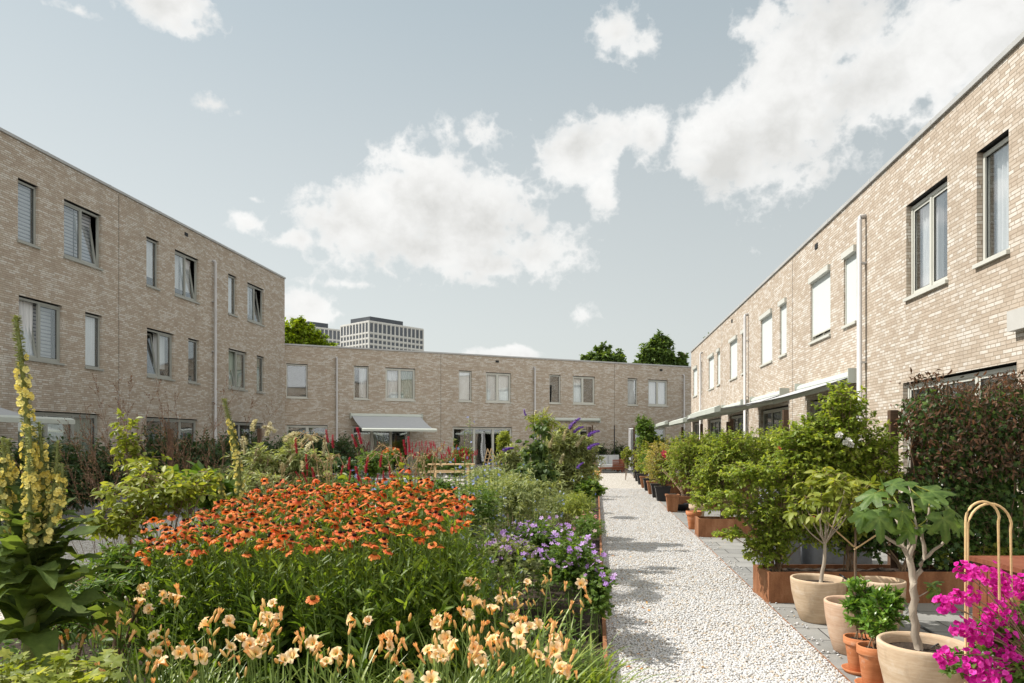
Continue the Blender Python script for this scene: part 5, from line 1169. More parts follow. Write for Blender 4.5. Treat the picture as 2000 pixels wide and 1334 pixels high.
for yy, sh in ((0., 0.), (.5, .1)):
    mb = MB()
    for (a, b_) in (((.0, .0), (.33, hh)), ((.33, hh), (.6, hh*.58)), ((.6, hh*.58), (.6, 0)), ((.6, hh*.58), (.87, hh)), ((.87, hh), (1.22, 0))): mb.bar((a[0]+sh, yy, a[1]), (b_[0]+sh, yy, b_[1]), .035, .045, up=(0, 1, 0))
    mb.build('side_frame', M['pine'], t)
for i in range(10):
    z = .1+i*(hh-.2)/9; u = z/hh; xe = .33*u; xf = 1.22-.35*u
    if u > .6:
        qq = (1-u)/.42*.27; parts = ((xe, .33+qq), (.87-qq, xf))
    else: parts = ((xe, xf),)
    for (p0, p1) in parts: mb = MB(); mb.tube([(p0, -.03, z), (p1, -.03, z)], .013, 8); mb.build('rung', M['pine'], t, True)
b = Vector(G0(1193, 38.6)); t = thing('garden_sofa', 'slatted wooden garden sofa with pale grey cushions at the path end', 'sofa', b, R_(12))
mb = MB(); mb.box(-.75, .55, -.4, .4, .2, .28)
for x in (-.7, .5): mb.box(x-.04, x+.04, -.4, -.32, 0, .199); mb.box(x-.04, x+.04, .32, .4, 0, .199)
mb.build('frame', M['redwood'], t); mb = MB()
for i in range(7): mb.box(.551, .58, -.42, .42, .14+i*.085, .14+i*.085+.06)
mb.box(.581, .62, -.42, -.36, 0, .74); mb.box(.581, .62, .36, .42, 0, .74); mb.build('armrest', M['redwood'], t)
mb = MB()
for i in range(6): mb.box(.58-.62-.02, .58, -.46, -.43, .14+i*.095, .14+i*.095+.07)
mb.build('back_slats', M['redwood'], t)
mb = MB(); mb.box(-.74, .53, -.4, .38, .285, .43); bevel(mb.build('seat_cushion', M['cushion'], t), .05, 3)
for x in (-.72, -.08):
    mb = MB(); mb.box(x, x+.6, .15, .36, .435, .92); bevel(mb.build('back_cushion', M['cushion'], t), .07, 3)
m = W(.9, 41.6); shrub('garden_hedge', 'dark hedge behind the garden sofa at the far end of the path', 'hedge', (m.x, m.y, 0), [(m.x-.7, m.y, .9, .75, .4, .95), (m.x+.4, m.y, .9, .8, .4, .95), (m.x+1.2, m.y-.2, .8, .6, .4, .85)], 420, 11, .11, OVAL, 'dark', stems=8, t0=.1)
mb = MB(); mb.tube([(0, 0, 0), (0, 0, 2.55)], .03, 8); o = mb.build('parasol_pole', M['blackpl'], loc=Vector(G0(1200, 40))); tag(o, 'thin dark pole standing in front of the far hedge', 'pole')
def drape(label, px, Y, ytop, ybot, wpx, mat):
    p = Vector(G0(px, Y)); t = thing('hanging_drape', label, 'curtain', (p.x, p.y, 0)); w = wpx*Y/F; z1, z0 = CH+(HY-ytop)*Y/F, CH+(HY-ybot)*Y/F
    mb = MB(); n = 40
    P_ = [(-w/2+w*i/n, .09*math.sin(i*.9)+.05*math.sin(i*.37), ) for i in range(n+1)]
    for i in range(n):
        for (d, e) in ((0, 1),): mb.quad([(P_[i][0], P_[i][1], z0), (P_[i+1][0], P_[i+1][1], z0), (P_[i+1][0]*.9, P_[i+1][1]*.7, z1), (P_[i][0]*.9, P_[i][1]*.7, z1)])
    mb.build('cloth', M[mat], t, True); mb = MB(); mb.box(w/2+.02, w/2+.09, -.04, .04, 0, z1+.05); mb.build('post', M['brownwood'], t)
drape('white drape on a post at the far right of the path', 1232, 33., 836, 918, 9, 'drape')
drape('beige drape beside the far doors left of the sofa', 1150, 39., 832, 912, 10, 'browndrape')
# ---------------------------------------------------------------- pots
def pot(name, label, x, y, D, h, mat, kind='bowl', soil=True, group=None, rz=0):
    t = thing(name, label, 'plant pot', (x, y, 0), rz, group); R = D/2
    if kind == 'bowl': pr = [(R*.02, 0), (R*.6, 0), (R*.66, .012), (R*.82, h*.32), (R*.95, h*.68), (R, h*.96), (R*.995, h), (R*.97, h+.006), (R*.9, h+.004), (R*.875, h*.95), (R*.86, h*.82)]
    elif kind == 'flower': pr = [(R*.02, 0), (R*.62, 0), (R*.64, .004), (R*.88, h*.78), (R*.885, h*.79), (R*.99, h*.8), (R, h*.81), (R, h*.99), (R*.98, h), (R*.9, h), (R*.88, h*.98), (R*.8, h*.8)]
    elif kind == 'dish': pr = [(R*.02, 0), (R*.5, 0), (R*.6, .02), (R*.8, h*.5), (R, h*.8), (R*1.02, h), (R*.96, h), (R*.75, h*.6), (R*.3, h*.35)]
    elif kind == 'square': pr = None
    if pr: mb = MB(); mb.lathe(pr, 56); mb.build('pot_body', mat, t, True)
    else:
        mb = MB(); a, b = R*.72, R
        mb.hexa([(-a, -a, 0), (a, -a, 0), (a, a, 0), (-a, a, 0), (-b, -b, h), (b, -b, h), (b, b, h), (-b, b, h)]); mb.box(-b-.012, b+.012, -b-.012, b+.012, h-.04, h+.004); bevel(mb.build('pot_body', mat, t), .01)
    if soil:
        n, m = 28, 8; mb = MB(); zt = h*.86 if pr else h+.006; rr = R*.87 if pr else R*.8; rings = []
        V = [(0, 0, zt+.02)]
        for j in range(1, m+1):
            for i in range(n): a = 6.2832*i/n; q = j/m; V.append((rr*q*math.cos(a), rr*q*math.sin(a), zt+.018*(1-q*q)+rng.normal()*.004*(j < m)))
        Fc = [(0, 1+i, 1+(i+1) % n) for i in range(n)]+[(1+(j-1)*n+i, 1+j*n+i, 1+j*n+(i+1) % n, 1+(j-1)*n+(i+1) % n) for j in range(1, m) for i in range(n)]
        me = bpy.data.meshes.new('soil'); me.from_pydata(V, [], Fc); me.materials.append(M['soil']); link(bpy.data.objects.new('soil', me), t)
    return t
def saucer(label, x, y, D):
    mb = MB(); R = D/2; mb.lathe([(R*.02, 0), (R*.85, 0), (R, .03), (R*.96, .031), (R*.82, .008), (.002, .008)], 40); o = mb.build('pot_saucer', M['terra'], smooth=True, loc=(x, y, .001)); tag(o, label, 'saucer')
PX = lambda px, Y: atx(px, Y)
pot('clay_pot', 'large beige clay pot with a slim tree at the corner of the rusty planter', PX(1598, 6.8), 6.8, .5, .4, M['pot'])
pot('clay_pot', 'egg shaped pinkish clay pot behind the two small terracotta pots', PX(1664, 5.78), 5.78, .42, .41, M['potpink'])
pot('clay_pot', 'empty beige clay pot in front of the long rusty planter', PX(1724, 6.45), 6.45, .38, .45, M['pot'], soil=False)
pot('clay_pot', 'widest beige clay pot, holding the fig tree at the lower right', PX(1803, 4.52), 4.52, .53, .43, M['pot'])
t = pot('terracotta_pot', 'small terracotta pot on a saucer, the one farther back', PX(1678, 5.28), 5.28, .215, .25, M['terra'], 'flower'); t.location.z = .012; saucer('terracotta saucer under the small pot farther back', PX(1678, 5.28), 5.28, .24)
t = pot('terracotta_pot', 'small terracotta pot nearest the gravel, in front of its twin', PX(1706, 4.95), 4.95, .215, .28, M['terra'], 'flower'); t.location.z = .012; saucer('terracotta saucer under the nearest small pot', PX(1706, 4.95), 4.95, .24)
pot('clay_pot', 'clay pot at the lower right corner under the magenta flowers', 3.02, 4.05, .5, .4, M['potpink'])

# laurel-like shrubs in the terracotta pots
def potshrub(label, px, Y, blobs, nt, zb):
    t, p = shrub('laurel_shrub', label, 'shrub', (PX(px, Y), Y, zb), blobs, nt, 13, .062, leaf(.38, .16, .12, 3), 'gloss', stems=6, sr=.006, spread=.55, lift=-.1, droop=-.25, t0=.45); return t
potshrub('glossy green laurel in the farther small terracotta pot', 1678, 5.28, [blob(1690, 1165, 5.25, 40, 36), blob(1665, 1170, 5.3, 25, 30), blob(1690, 1205, 5.2, 40, 30)], 85, .22)
potshrub('glossy green laurel in the nearest small terracotta pot', 1706, 4.95, [blob(1728, 1195, 4.95, 42, 38), blob(1745, 1165, 5.0, 28, 24), blob(1712, 1225, 4.9, 34, 26)], 85, .25)

# ---------------------------------------------------------------- young trees and the fig
def branches(t, segs, mat, name='trunk', n=8):
    mb = MB()
    for pts, r in segs: 
        k = len(pts); rs = [r[0]+(r[1]-r[0])*i/(k-1) for i in range(k)]; mb.tube(pts, rs, n)
    return mb.build(name, mat, t, True)
def curve(p, q, bend=(0, 0, 0), k=7, j=.004):
    p, q, b = Vector(p), Vector(q), Vector(bend); out = []
    for i in range(k): u = i/(k-1); out.append(p*(1-u)+q*u+b*math.sin(math.pi*u)+Vector((random.gauss(0, j), random.gauss(0, j), 0))*(0 < i < k-1))
    return out
Y = 6.8; b = Vector((PX(1602, Y), Y, .34)); t = thing('young_tree', 'slim pale trunked tree with a fan of thin branches in the large clay pot', 'tree', b)
fk = at(1611, 1063, Y)-b; sg = [(curve((0, 0, 0), fk, (.01, 0, 0), 7), (.019, .015))]; E = []
for px, py in ((1585, 950), (1600, 935), (1615, 930), (1632, 935), (1650, 955), (1570, 985), (1560, 1010), (1665, 985), (1595, 960), (1640, 975), (1622, 960), (1680, 960), (1607, 990)):
    e = at(px, py, Y+rng.normal()*.12)-b; E.append(e); sg.append((curve(fk, e, (random.gauss(0, .02), 0, -.02), 7), (.008, .003)))
branches(t, sg, M['bark'])
ch, p = twiggy((0, 0, 1.0), [(e[0], e[1], e[2]+.02, .14, .14, .12) for e in E], 100, 6, .098, leaf(.45, .12, .25, 3), .45, .3); V, Fc = tubes(p, .0022, 4)
npmesh('crown', [ch], LM['light'], t); npmesh('twigs', [(V, Fc, 0, .6)], LM['stemb'], t)
Y = 7.35; b = Vector((PX(1668, Y), Y, .05)); t = thing('young_tree', 'thin brown stemmed tree braced by two canes behind the clay pots', 'tree', b)
tp = at(1672, 985, Y)-b; fk = at(1668, 1068, Y)-b; sg = [(curve((0, 0, 0), tp, (.005, 0, 0), 8), (.016, .01))]
for px, py in ((1655, 950), (1690, 955), (1672, 935), (1710, 975), (1650, 985)): sg.append((curve(tp, at(px, py, Y)-b), (.007, .003)))
branches(t, sg, M['barkb'])
mb = MB(); mb.tube([fk, at(1603, 1010, Y-.1)-b], .008, 8); mb.build('cane', M['cane'], t); mb = MB(); mb.tube([fk+Vector((0, 0, -.03)), at(1716, 1042, Y-.1)-b], .008, 8); mb.build('cane', M['cane'], t)
ch, p = twiggy((0, 0, 1.2), [(*(at(x, y, Y)-b), .16, .14, .12) for x, y in ((1650, 965), (1690, 965), (1670, 945), (1705, 1000), (1650, 1000), (1680, 1020))], 60, 6, .1, leaf(.45, .12, .25, 3), .45, .3); npmesh('crown', [ch], LM['light'], t)
# fig
Y = 4.52; b = Vector((PX(1795, Y), Y, .37)); t = thing('fig_tree', 'fig tree with smooth grey trunk and big lobed leaves', 'fig tree', b); q = lambda px, py, dy=0: at(px, py, Y+dy)-b
fk = q(1784, 1136); f2 = q(1776, 1090)
segs = [(curve((0, 0, 0), fk, (-.012, 0, 0), 9), (.027, .023)), (curve(fk, f2, (0, 0, 0), 5), (.021, .02)),
    (curve(fk, q(1803, 1092), (.015, 0, 0), 5), (.016, .013)), (curve(q(1803, 1092), q(1800, 1040), (.008, 0, 0), 5), (.013, .011)), (curve(q(1803, 1092), q(1848, 1052), (0, 0, -.01), 5), (.011, .008)), (curve(q(1848, 1052), q(1850, 1005), (.01, 0, 0), 4), (.008, .006)),
    (curve(f2, q(1764, 1068), (0, 0, 0), 4), (.016, .013)), (curve(q(1764, 1068), q(1705, 1030), (0, 0, -.01), 6), (.011, .007)), (curve(q(1764, 1068), q(1748, 1010, .1), (.01, 0, 0), 6), (.012, .008)),
    (curve(f2, q(1790, 1030, -.1), (.01, 0, 0), 6), (.015, .009)), (curve(f2, q(1772, 1025, .12), (0, 0, 0), 6), (.013, .008)), (curve(q(1800, 1040), q(1815, 990), (.01, 0, 0), 5), (.01, .006)), (curve(q(1790, 1030, -.1), q(1775, 945), (0, 0, 0), 5), (.008, .004)), (curve(q(1748, 1010, .1), q(1732, 960, .1), (0, 0, 0), 4), (.008, .005)),
    (curve(q(1787, 1172), q(1812, 1155), (0, 0, 0), 4), (.005, .003))]
branches(t, segs, M['bark'], n=10)
# leaves: stalk foot, tip direction in the picture (dx, dy up), size px, depth, towards the eye
lv = [(1722, 958, -50, -30, 58, -.05, .3), (1735, 950, 42, 14, 56, -.1, .5), (1772, 942, 40, -10, 42, 0, .6), (1785, 975, 55, 14, 60, -.1, .6), (1760, 985, -30, 10, 50, .0, .8), (1700, 995, -18, -38, 50, -.1, 1.2), (1722, 1000, -2, -50, 60, -.15, 1.3), (1712, 1000, -35, -22, 45, 0, 1.2), (1757, 990, 25, -38, 56, -.15, 1.2), (1740, 990, -5, -30, 40, 0, 1.), (1832, 1000, 8, -45, 62, -.2, 1.3), (1835, 985, 60, -35, 60, 0, .6), (1845, 1005, 42, -48, 62, -.1, .7), (1800, 960, 50, 4, 58, -.05, .5), (1790, 1030, 38, 6, 50, -.1, .4), (1780, 1030, -32, -24, 46, -.1, .5), (1770, 1040, 20, -25, 40, .1, .9), (1820, 1148, -2, -34, 34, 0, 1.2), (1818, 1142, -28, 6, 26, 0, .4), (1816, 1140, 22, 10, 22, .05, .4), (1850, 1020, 50, -20, 54, .15, .8), (1745, 1000, -40, -5, 50, .15, .9), (1800, 1000, -10, 30, 44, .1, .7), (1730, 965, -5, 35, 40, .1, .7), (1810, 985, 30, 25, 44, .12, .6)]
FIGR = A_([1.]+[.25+(.45 if a in (-105, -48, 0, 48, 105, -58, 58, -40, 40) else 0) for _ in (0, 1) for a in (-168, -135, -105, -78, -58, -40, -24, -12, 0, 12, 24, 40, 58, 78, 105, 135, 168)])
P, D, N, S = [], [], [], []
for px, py, dx, dy, sz, dd, fc in lv:
    px = 1775+(px-1775)*1.13; fc *= rng.uniform(.5, 1.3)
    P.append(q(px, py, dd)); D.append((dx, -12+rng.normal()*6, dy)); N.append((rng.normal()*.15, -fc, 1.)); S.append(sz*Y/F*.92)
P, D, N, S = A_(P, float), A_(D, float), A_(N, float), A_(S, float); sm = FIG
for i in range(len(P)):
    Vx, Fx, mi, _ = scatter(FIG, P[i:i+1], orient(D[i:i+1], N[i:i+1]), S[i:i+1]); tv = FIG[0]; rr = np.hypot(tv[:, 0], tv[:, 1]-.22); npmesh('leaf', [(Vx, Fx, mi, FIGR*.8+.15*rng.random())], LM['fig'], t, False)
near = A_([[p[len(p)-1] for p, r in segs]]).reshape(-1, 3); st = []
for i in range(len(P)): j = np.argmin(((near-P[i])**2).sum(1)); st.append([near[j], (near[j]+P[i])/2+A_([0, 0, .01]), P[i]+norm(D[i])*S[i]*.2])
V, Fc = tubes(A_(st), .0035, 6); npmesh('leaf_stalks', [(V, Fc, 0, .8)], LM['light'], t)
# irrigation hose across the pots
mb = MB(); mb.tube([at(1640, 1122, 6.6), at(1652, 1130, 6.5), at(1665, 1150, 6.35), at(1700, 1180, 6.)], .009, 8); o = mb.build('irrigation_hose', M['blackpl'], smooth=True); tag(o, 'short black irrigation tube leaving the slim tree pot', 'hose')
mb = MB(); mb.tube([at(1758, 1200, 5.35), at(1795, 1222, 5.1), at(1845, 1250, 4.75), at(1885, 1272, 4.5)], .011, 8); mb.tube([at(1845, 1250, 4.75), at(1815, 1268, 4.55)], .006, 6); o = mb.build('irrigation_hose', M['blackpl'], smooth=True); tag(o, 'black irrigation hose crossing the fig tree pot', 'hose')

# ---------------------------------------------------------------- bougainvillea on cane hoops
b = Vector((3.02, 4.05, .36)); t = thing('bougainvillea', 'magenta bougainvillea spilling over the lower right corner', 'bougainvillea', b)
BRT = star5(1, 3, 1.25, .55)
cl = [(1884, 1118, 22, 3.9), (1898, 1122, 16, 3.95), (1852, 1182, 20, 3.9), (1842, 1176, 14, 3.92), (1868, 1162, 14, 3.95), (1898, 1164, 16, 3.95), (1938, 1125, 26, 4.1), (1958, 1140, 28, 4.1), (1985, 1142, 22, 4.2), (1998, 1150, 20, 4.2), (1950, 1163, 16, 4.1), (1940, 1196, 26, 4.0), (1968, 1200, 30, 4.1), (1992, 1215, 24, 4.2), (1925, 1212, 18, 4.), (1878, 1222, 20, 3.9), (1888, 1235, 14, 3.9), (1905, 1240, 24, 3.95), (1935, 1240, 24, 4.0), (1962, 1248, 22, 4.), (1985, 1255, 18, 4.1), (1852, 1280, 18, 3.85), (1838, 1290, 14, 3.85), (1900, 1290, 22, 3.9), (1925, 1290, 24, 3.95), (1895, 1318, 22, 3.85), (1925, 1325, 24, 3.85), (1955, 1315, 16, 3.9), (1992, 1290, 16, 4.), (1985, 1310, 12, 4.), (1960, 1275, 18, 4.)]
for px, py, r, Y in cl:
    n = int(r*1.1); c = A_(at(px, py, Y)-b); P = c+udir(n)*(r*Y/F)*rng.random((n, 1))**.5; z = norm(P-c+A_([0, -.02, .02])+.02*rng.normal(size=P.shape)); x = norm(np.cross(z, rng.normal(size=z.shape)))
    npmesh('flower_cluster', [scatter(BRT, P, np.stack([x, np.cross(z, x), z], -1), rng.uniform(.015, .024, n))], LM['mag'], t)
P0 = A_([at(px, py, Y)-b for px, py, r, Y in cl], float); tt = np.linspace(0, 1, 6)[None, :, None]; s = P0*A_([.0, .0, 0]); m = P0*.5+A_([.02, 0, .1]); V, Fc = tubes(s[:, None]*(1-tt)**2+2*m[:, None]*tt*(1-tt)+P0[:, None]*tt**2, .0035, 5); npmesh('stems', [(V, Fc, 0, .5)], LM['stemb'], t)
bb = [(*(at(x, y, Yy)-b), r*Yy/F, r*Yy/F*.8, r*Yy/F) for x, y, r, Yy in ((1950, 1230, 55, 4.1), (1975, 1290, 50, 4.1), (1900, 1290, 45, 4.), (1990, 1200, 40, 4.2), (1870, 1300, 30, 3.9), (1990, 1330, 40, 3.9))]
ch, p = twiggy((0, 0, 0), bb, 150, 9, .045, BROAD, .3, .2); V, Fc = tubes(p, .002, 3); npmesh('foliage', [ch, (V, Fc, 0, .3)], LM['mid'], t)
for (lb, L, T, Rr, B1, B2, Y) in (('bamboo hoop standing nearer in the magenta flowers', 1886, 980, 1957, 1330, 1250, 3.98), ('bamboo hoop behind the first, reaching farther right', 1890, 984, 1981, 1330, 1180, 4.08)):
    mb = MB(); xl, xr = PX(L, Y), PX(Rr, Y); zt = CH+(HY-T)*Y/F; rad = (xr-xl)/2; pts = [(xl, Y, .3), (xl, Y, .8), (xl, Y, zt-rad*1.15)]
    for k in range(1, 14): a = math.pi*(1-k/14); pts.append(((xl+xr)/2+rad*math.cos(a), Y+.02*k/14, zt-rad*1.1+rad*1.1*math.sin(a)))
    pts += [(xr, Y+.03, zt-rad*1.15), (xr+.02, Y+.05, .8), (xr+.03, Y+.06, .3)]; o = mb; mb.tube(pts, .007, 10); tag(mb.build('bamboo_hoop', M['cane'], smooth=True), lb, 'cane hoop')
t = thing('wooden_planter', 'red brown slatted wooden box at the right edge', 'planter', (PX(2032, 5.6), 5.7, 0), 0)
mb = MB()
for i in range(6): mb.box(-.25+i*.085, -.25+i*.085+.075, -.3, -.275, .02, .7)
for i in range(6): mb.box(-.28, -.255, -.27+i*.095, -.27+i*.095+.085, .02, .7)
bevel(mb.build('side_slats', M['redwood'], t), .004); mb = MB(); mb.box(-.3, .27, -.32, .32, .702, .74); bevel(mb.build('rim', M['redwood'], t), .006)

# ---------------------------------------------------------------- rusty steel planters, posts, shrubs of the right gardens
def planter(label, k, s0=1.8, s1=4.9, w=.5, h=.32):
    t0 = (7.53+PIT*k+s0*SA)/CA; o = W(s0, t0); t = thing('steel_planter', label, 'planter', (o.x, o.y, 0), -AW if k else R_(0), 'rusty steel planters between the right gardens')
    L = s1-s0; mb = MB()
    mb.box(0, L, 0, .008, 0, h); mb.box(0, L, w-.008, w, 0, h); mb.box(0, .008, .0081, w-.0081, 0, h); mb.box(L-.008, L, .0081, w-.0081, 0, h)
    mb.box(-.0, L, -.0, .03, h, h+.006); mb.box(0, .03, .0301, w, h, h+.006)
    mb.build('side_panel', M['corten'], t)
    for x in (L*.37, L*.7): mb = MB(); mb.box(x-.012, x+.012, -.006, -.001, .005, h-.005); mb.build('weld_seam', M['corten'], t)
    n, m = 60, 10; V = [(.01+(L-.02)*i/n, .01+(w-.02)*j/m, h-.04+rng.normal()*.008) for j in range(m+1) for i in range(n+1)]; Fc = [(j*(n+1)+i, j*(n+1)+i+1, (j+1)*(n+1)+i+1, (j+1)*(n+1)+i) for j in range(m) for i in range(n)]
    me = bpy.data.meshes.new('soil'); me.from_pydata(V, [], Fc); me.materials.append(M['soil']); link(bpy.data.objects.new('soil', me), t); return t
ordp = ['nearest long rusty planter, in front of the ivy screen', 'second rusty planter, with the clear gap of paving before it', 'third rusty planter, behind the black bowl', 'fourth rusty planter along the path', 'fifth rusty planter along the path, far back']
for k in range(5): planter(ordp[k], k, s1=4.95)
def WP(s, k, z): # point over planter k
    t0 = (7.53+PIT*k+s*SA)/CA+.25; return W(s, t0, z)
def wb(s, k, z, rs, rt, rz_, dt=0): c = WP(s, k, z); return (c.x, c.y+dt, c.z, rs, rt, rz_)
def mulstem(name, label, s, k, blobs, ntw, nl, size, tm, lm, z0=.3, **kw):
    c = WP(s, k, z0); return shrub(name, label, 'shrub', c, blobs, ntw, nl, size, tm, lm, **kw)
# nearest planter
mulstem('hornbeam_shrub', 'bushy hornbeam at the left end of the nearest planter, arching over the paving', 1.95, 0, [wb(1.95, 0, .9, .4, .3, .5), wb(2.20, 0, 1.35, .45, .3, .35), wb(1.50, 0, .98, .35, .25, .13), wb(1.35, 0, 1.12, .28, .2, .1), wb(1.60, 0, 1.35, .38, .25, .16), wb(1.43, 0, .7, .3, .2, .08), wb(2.50, 0, .85, .4, .25, .4), wb(2.45, 0, 1.5, .35, .3, .3), wb(1.80, 0, .55, .3, .25, .22)], 1500, 18, .046, OVAL, 'beech', stems=14, sr=.009, droop=.15)
mulstem('hibiscus_shrub', 'tall leafy hibiscus with white flowers against the sunny wall', 2.75, 0, [wb(2.62, 0, 1.75, .45, .3, .42), wb(2.67, 0, 2.05, .28, .25, .36), wb(2.37, 0, 1.5, .45, .3, .4), wb(3.02, 0, 1.5, .3, .3, .42), wb(2.72, 0, 1.1, .6, .3, .45), wb(2.55, 0, 2.2, .07, .07, .2), wb(2.22, 0, 1.65, .35, .3, .35)], 1500, 17, .052, OVAL, 'beech', stems=20, sr=.007, droop=.2)
mulstem('climbing_rose', 'dark leafed climber between hibiscus and fig tree', 3.3, 0, [wb(2.9, 0, .75, .5, .22, .35), wb(3.6, 0, .8, .5, .22, .45), wb(4.1, 0, 1., .35, .22, .6)], 800, 13, .05, IVY, 'ivy', stems=8, t0=.1)
hib = bpy.data.objects[-1] if False else None
t = [o for o in bpy.data.objects if o.name.startswith('hibiscus_shrub')][0]
rose = npmesh('flower', [scatter(BRT, udir(26)*.022, face(26, 1.), .026)], LM['wht']); COL.objects.unlink(rose)
for px, py, s in ((1655, 862, 1.), (1639, 849, .8), (1662, 868, .7)): inst(rose, t, at(px, py, 7.35)-t.location, (0, 0, 1.), s*1.1)
mulstem('low_shrub', 'low leafy plants at the foot of the ivy screen', 4.2, 0, [wb(4.5, 0, .45, .6, .22, .18), wb(3.9, 0, .42, .3, .2, .12)], 160, 12, .05, IVY, 'light', stems=6)
# red-bronze creeper and ivy on the trellis
def screen(label, name, x0, x1, z0, z1, Y, n, size, tm, lm, cat, gap=.0, thick=.13, tint=0.):
    t = thing(name, label, cat, ((x0+x1)/2, Y, 0)); xm = (x0+x1)/2; x = rng.uniform(x0, x1, n*2); z = rng.uniform(z0, z1, n*2)
    dn = np.sin(x*9+1.3*np.sin(z*7))*np.sin(z*8+1.7*np.sin(x*6))+.5*np.sin(x*23+z*17); keep = (dn > -1.2+gap*2+.5*rng.normal(size=n*2)*.5)
    edge_ = .14*np.sin(z*9)+.07*np.sin(z*23); keep &= (x > x0+.1+edge_); keep &= (z < z1-.08+.1*np.sin(x*6)+.06*np.sin(x*17)+.05*rng.normal(size=n*2)); x, z = x[keep][:n], z[keep][:n]; m = len(x)
    P = np.stack([x-xm, rng.normal(size=m)*thick, z], -1); D = np.stack([rng.normal(size=m)*.6, -rng.random(m)*.7, -.35+rng.normal(size=m)*.6], -1); N = np.stack([rng.normal(size=m)*.5, -.9+rng.normal(size=m)*.3, .6+0*x], -1)
    npmesh('foliage', [scatter(tm, P, orient(D, N), size*rng.uniform(.6, 1.2, m), 0, np.clip(rng.random(m)+tint, 0, 1))], LM[lm], t)
    k = 26; xs = rng.uniform(x0+.1, x1, k)-xm; q_ = np.linspace(0, 1, 9); pth = np.stack([np.stack([xx+.05*np.sin(q_*9+i), 0*q_+rng.normal()*.05, z0*.0+.3+(z1-.45)*q_], -1) for i, xx in enumerate(xs)]); V, Fc = tubes(pth, .005, 5); npmesh('stems', [(V, Fc, 0, .3)], LM['stemb'], t)
    return t
screen('dense green ivy screen covering the trellis above the nearest planter', 'ivy_screen', 4.28, 6.0, .35, 2.3, 7.9, 8600, .06, IVY, 'ivy', 'ivy', gap=.1)
screen('reddish bronze creeper crowning the ivy screen', 'creeper', 4.22, 6.05, 1.3, 2.46, 7.8, 6200, .058, leaf(.34, .15, .3, 3), 'red', 'creeper', gap=-.2, thick=.17)
def post(label, x, y, h=2.15, w=.07):
    mb = MB(); mb.box(-w/2, w/2, -w/2, w/2, 0, h); o = bevel(mb.build('trellis_post', M['brownwood'], loc=(x, y, 0)), .005); o.rotation_euler = (0, 0, -AW); return tag(o, label, 'post', 'timber trellis posts of the right gardens')
post('timber post left of the reddish creeper', PX(1744, 8.05), 8.05, 2.05, .085); post('timber post half hidden in the ivy behind the fig tree', PX(1789, 8.02), 8.02, 1.85, .085)
for k, lb in ((1, 'timber post rising behind the second planter hedge'), (2, 'timber post rising above the third planter hedge'), (3, 'timber post above the fourth planter hedge'), (4, 'farthest timber post above the hedges')):
    c = WP(3.4, k, 0); post(lb, c.x, c.y, 2.27, .09)
c = WP(2.7, 1, 0); post('short dark post left of the sunny hedge crest', atx(1423, 16.5), 16.5, 2.15, .09)
mb = MB(); mb.tube([at(1420, 856, 16.4), at(1530, 856, 12.9)], .018, 8); tag(mb.build('handrail', M['blackpl']), 'thin black rail running between the timber posts', 'rail')
# shrubs of planters 2..5
mulstem('hornbeam_shrub', 'bushy hornbeam at the path end of the second planter', 2.3, 1, [wb(2.25, 1, 1.2, .6, .45, .7), wb(1.95, 1, .8, .4, .35, .4), wb(2.5, 1, 1.5, .5, .4, .45)], 900, 16, .055, OVAL, 'beech', stems=12, sr=.014, droop=.15)
mulstem('hornbeam_shrub', 'hornbeam with peach tinted leaves in the middle of the second planter', 3.2, 1, [wb(3.1, 1, 1.25, .65, .45, .7), wb(3.4, 1, 1.6, .5, .4, .45)], 760, 15, .055, OVAL, 'beech', stems=10, sr=.014)
mulstem('hornbeam_shrub', 'leafy hornbeam at the wall end of the second planter', 4.2, 1, [wb(4.2, 1, 1.3, .6, .4, .75), wb(4.5, 1, 1.9, .3, .3, .25)], 640, 15, .06, OVAL, 'beech', stems=8, sr=.014)
mulstem('climbing_shrub', 'twigs with peach coloured leaves poking over the second planter', 3.0, 1, [wb(2.75, 1, 1.2, .22, .5, .14, ), wb(3.1, 1, 1.0, .18, .5, .2)], 34, 9, .1, OVAL, 'bronze', stems=3)
mulstem('hornbeam_shrub', 'bushy hornbeam over the black bowl in the third planter', 2.3, 2, [wb(2.3, 2, 1.2, .7, .55, .75), wb(2.7, 2, 1.5, .6, .5, .5)], 680, 15, .062, OVAL, 'beech', stems=8, sr=.014)
mulstem('hornbeam_shrub', 'leafy hornbeam at the wall side of the third planter', 3.8, 2, [wb(3.6, 2, 1.35, .85, .5, .8), wb(4.4, 2, 1.6, .5, .4, .5)], 600, 14, .068, OVAL, 'beech', stems=8, sr=.014)
mulstem('rose_bush', 'yellowish bush with red roses beyond the black bowl', 2.2, 2, [wb(2.0, 2, 1.1, .4, .6, .7, 2.6), wb(2.4, 2, 1.3, .4, .5, .5, 2.4)], 300, 13, .06, OVAL, 'bronze', stems=8, sr=.006)
mulstem('leafy_shrub', 'green shrub in the fourth planter', 2.3, 3, [wb(2.2, 3, 1.1, .6, .5, .7), wb(3.1, 3, 1.4, .7, .5, .6)], 400, 13, .075, OVAL, 'bronze', stems=8)
mulstem('leafy_shrub', 'green shrub by the wall behind the fourth planter', 4.0, 3, [wb(4.0, 3, 1.4, .9, .5, .7)], 300, 13, .08, OVAL, 'mid', stems=8)
mulstem('leafy_shrub', 'light green shrub at the white drape', 1.9, 4, [wb(1.9, 4, 1.1, .55, .5, .75), wb(2.6, 4, 1.3, .6, .5, .7)], 340, 13, .09, OVAL, 'light', stems=8)
mulstem('leafy_shrub', 'green shrub in the far corner by the wall', 3.8, 4, [wb(3.6, 4, 1.3, 1., .5, .8)], 320, 12, .09, OVAL, 'mid', stems=8)
t = [o for o in bpy.data.objects if o.name.startswith('rose_bush')][0]
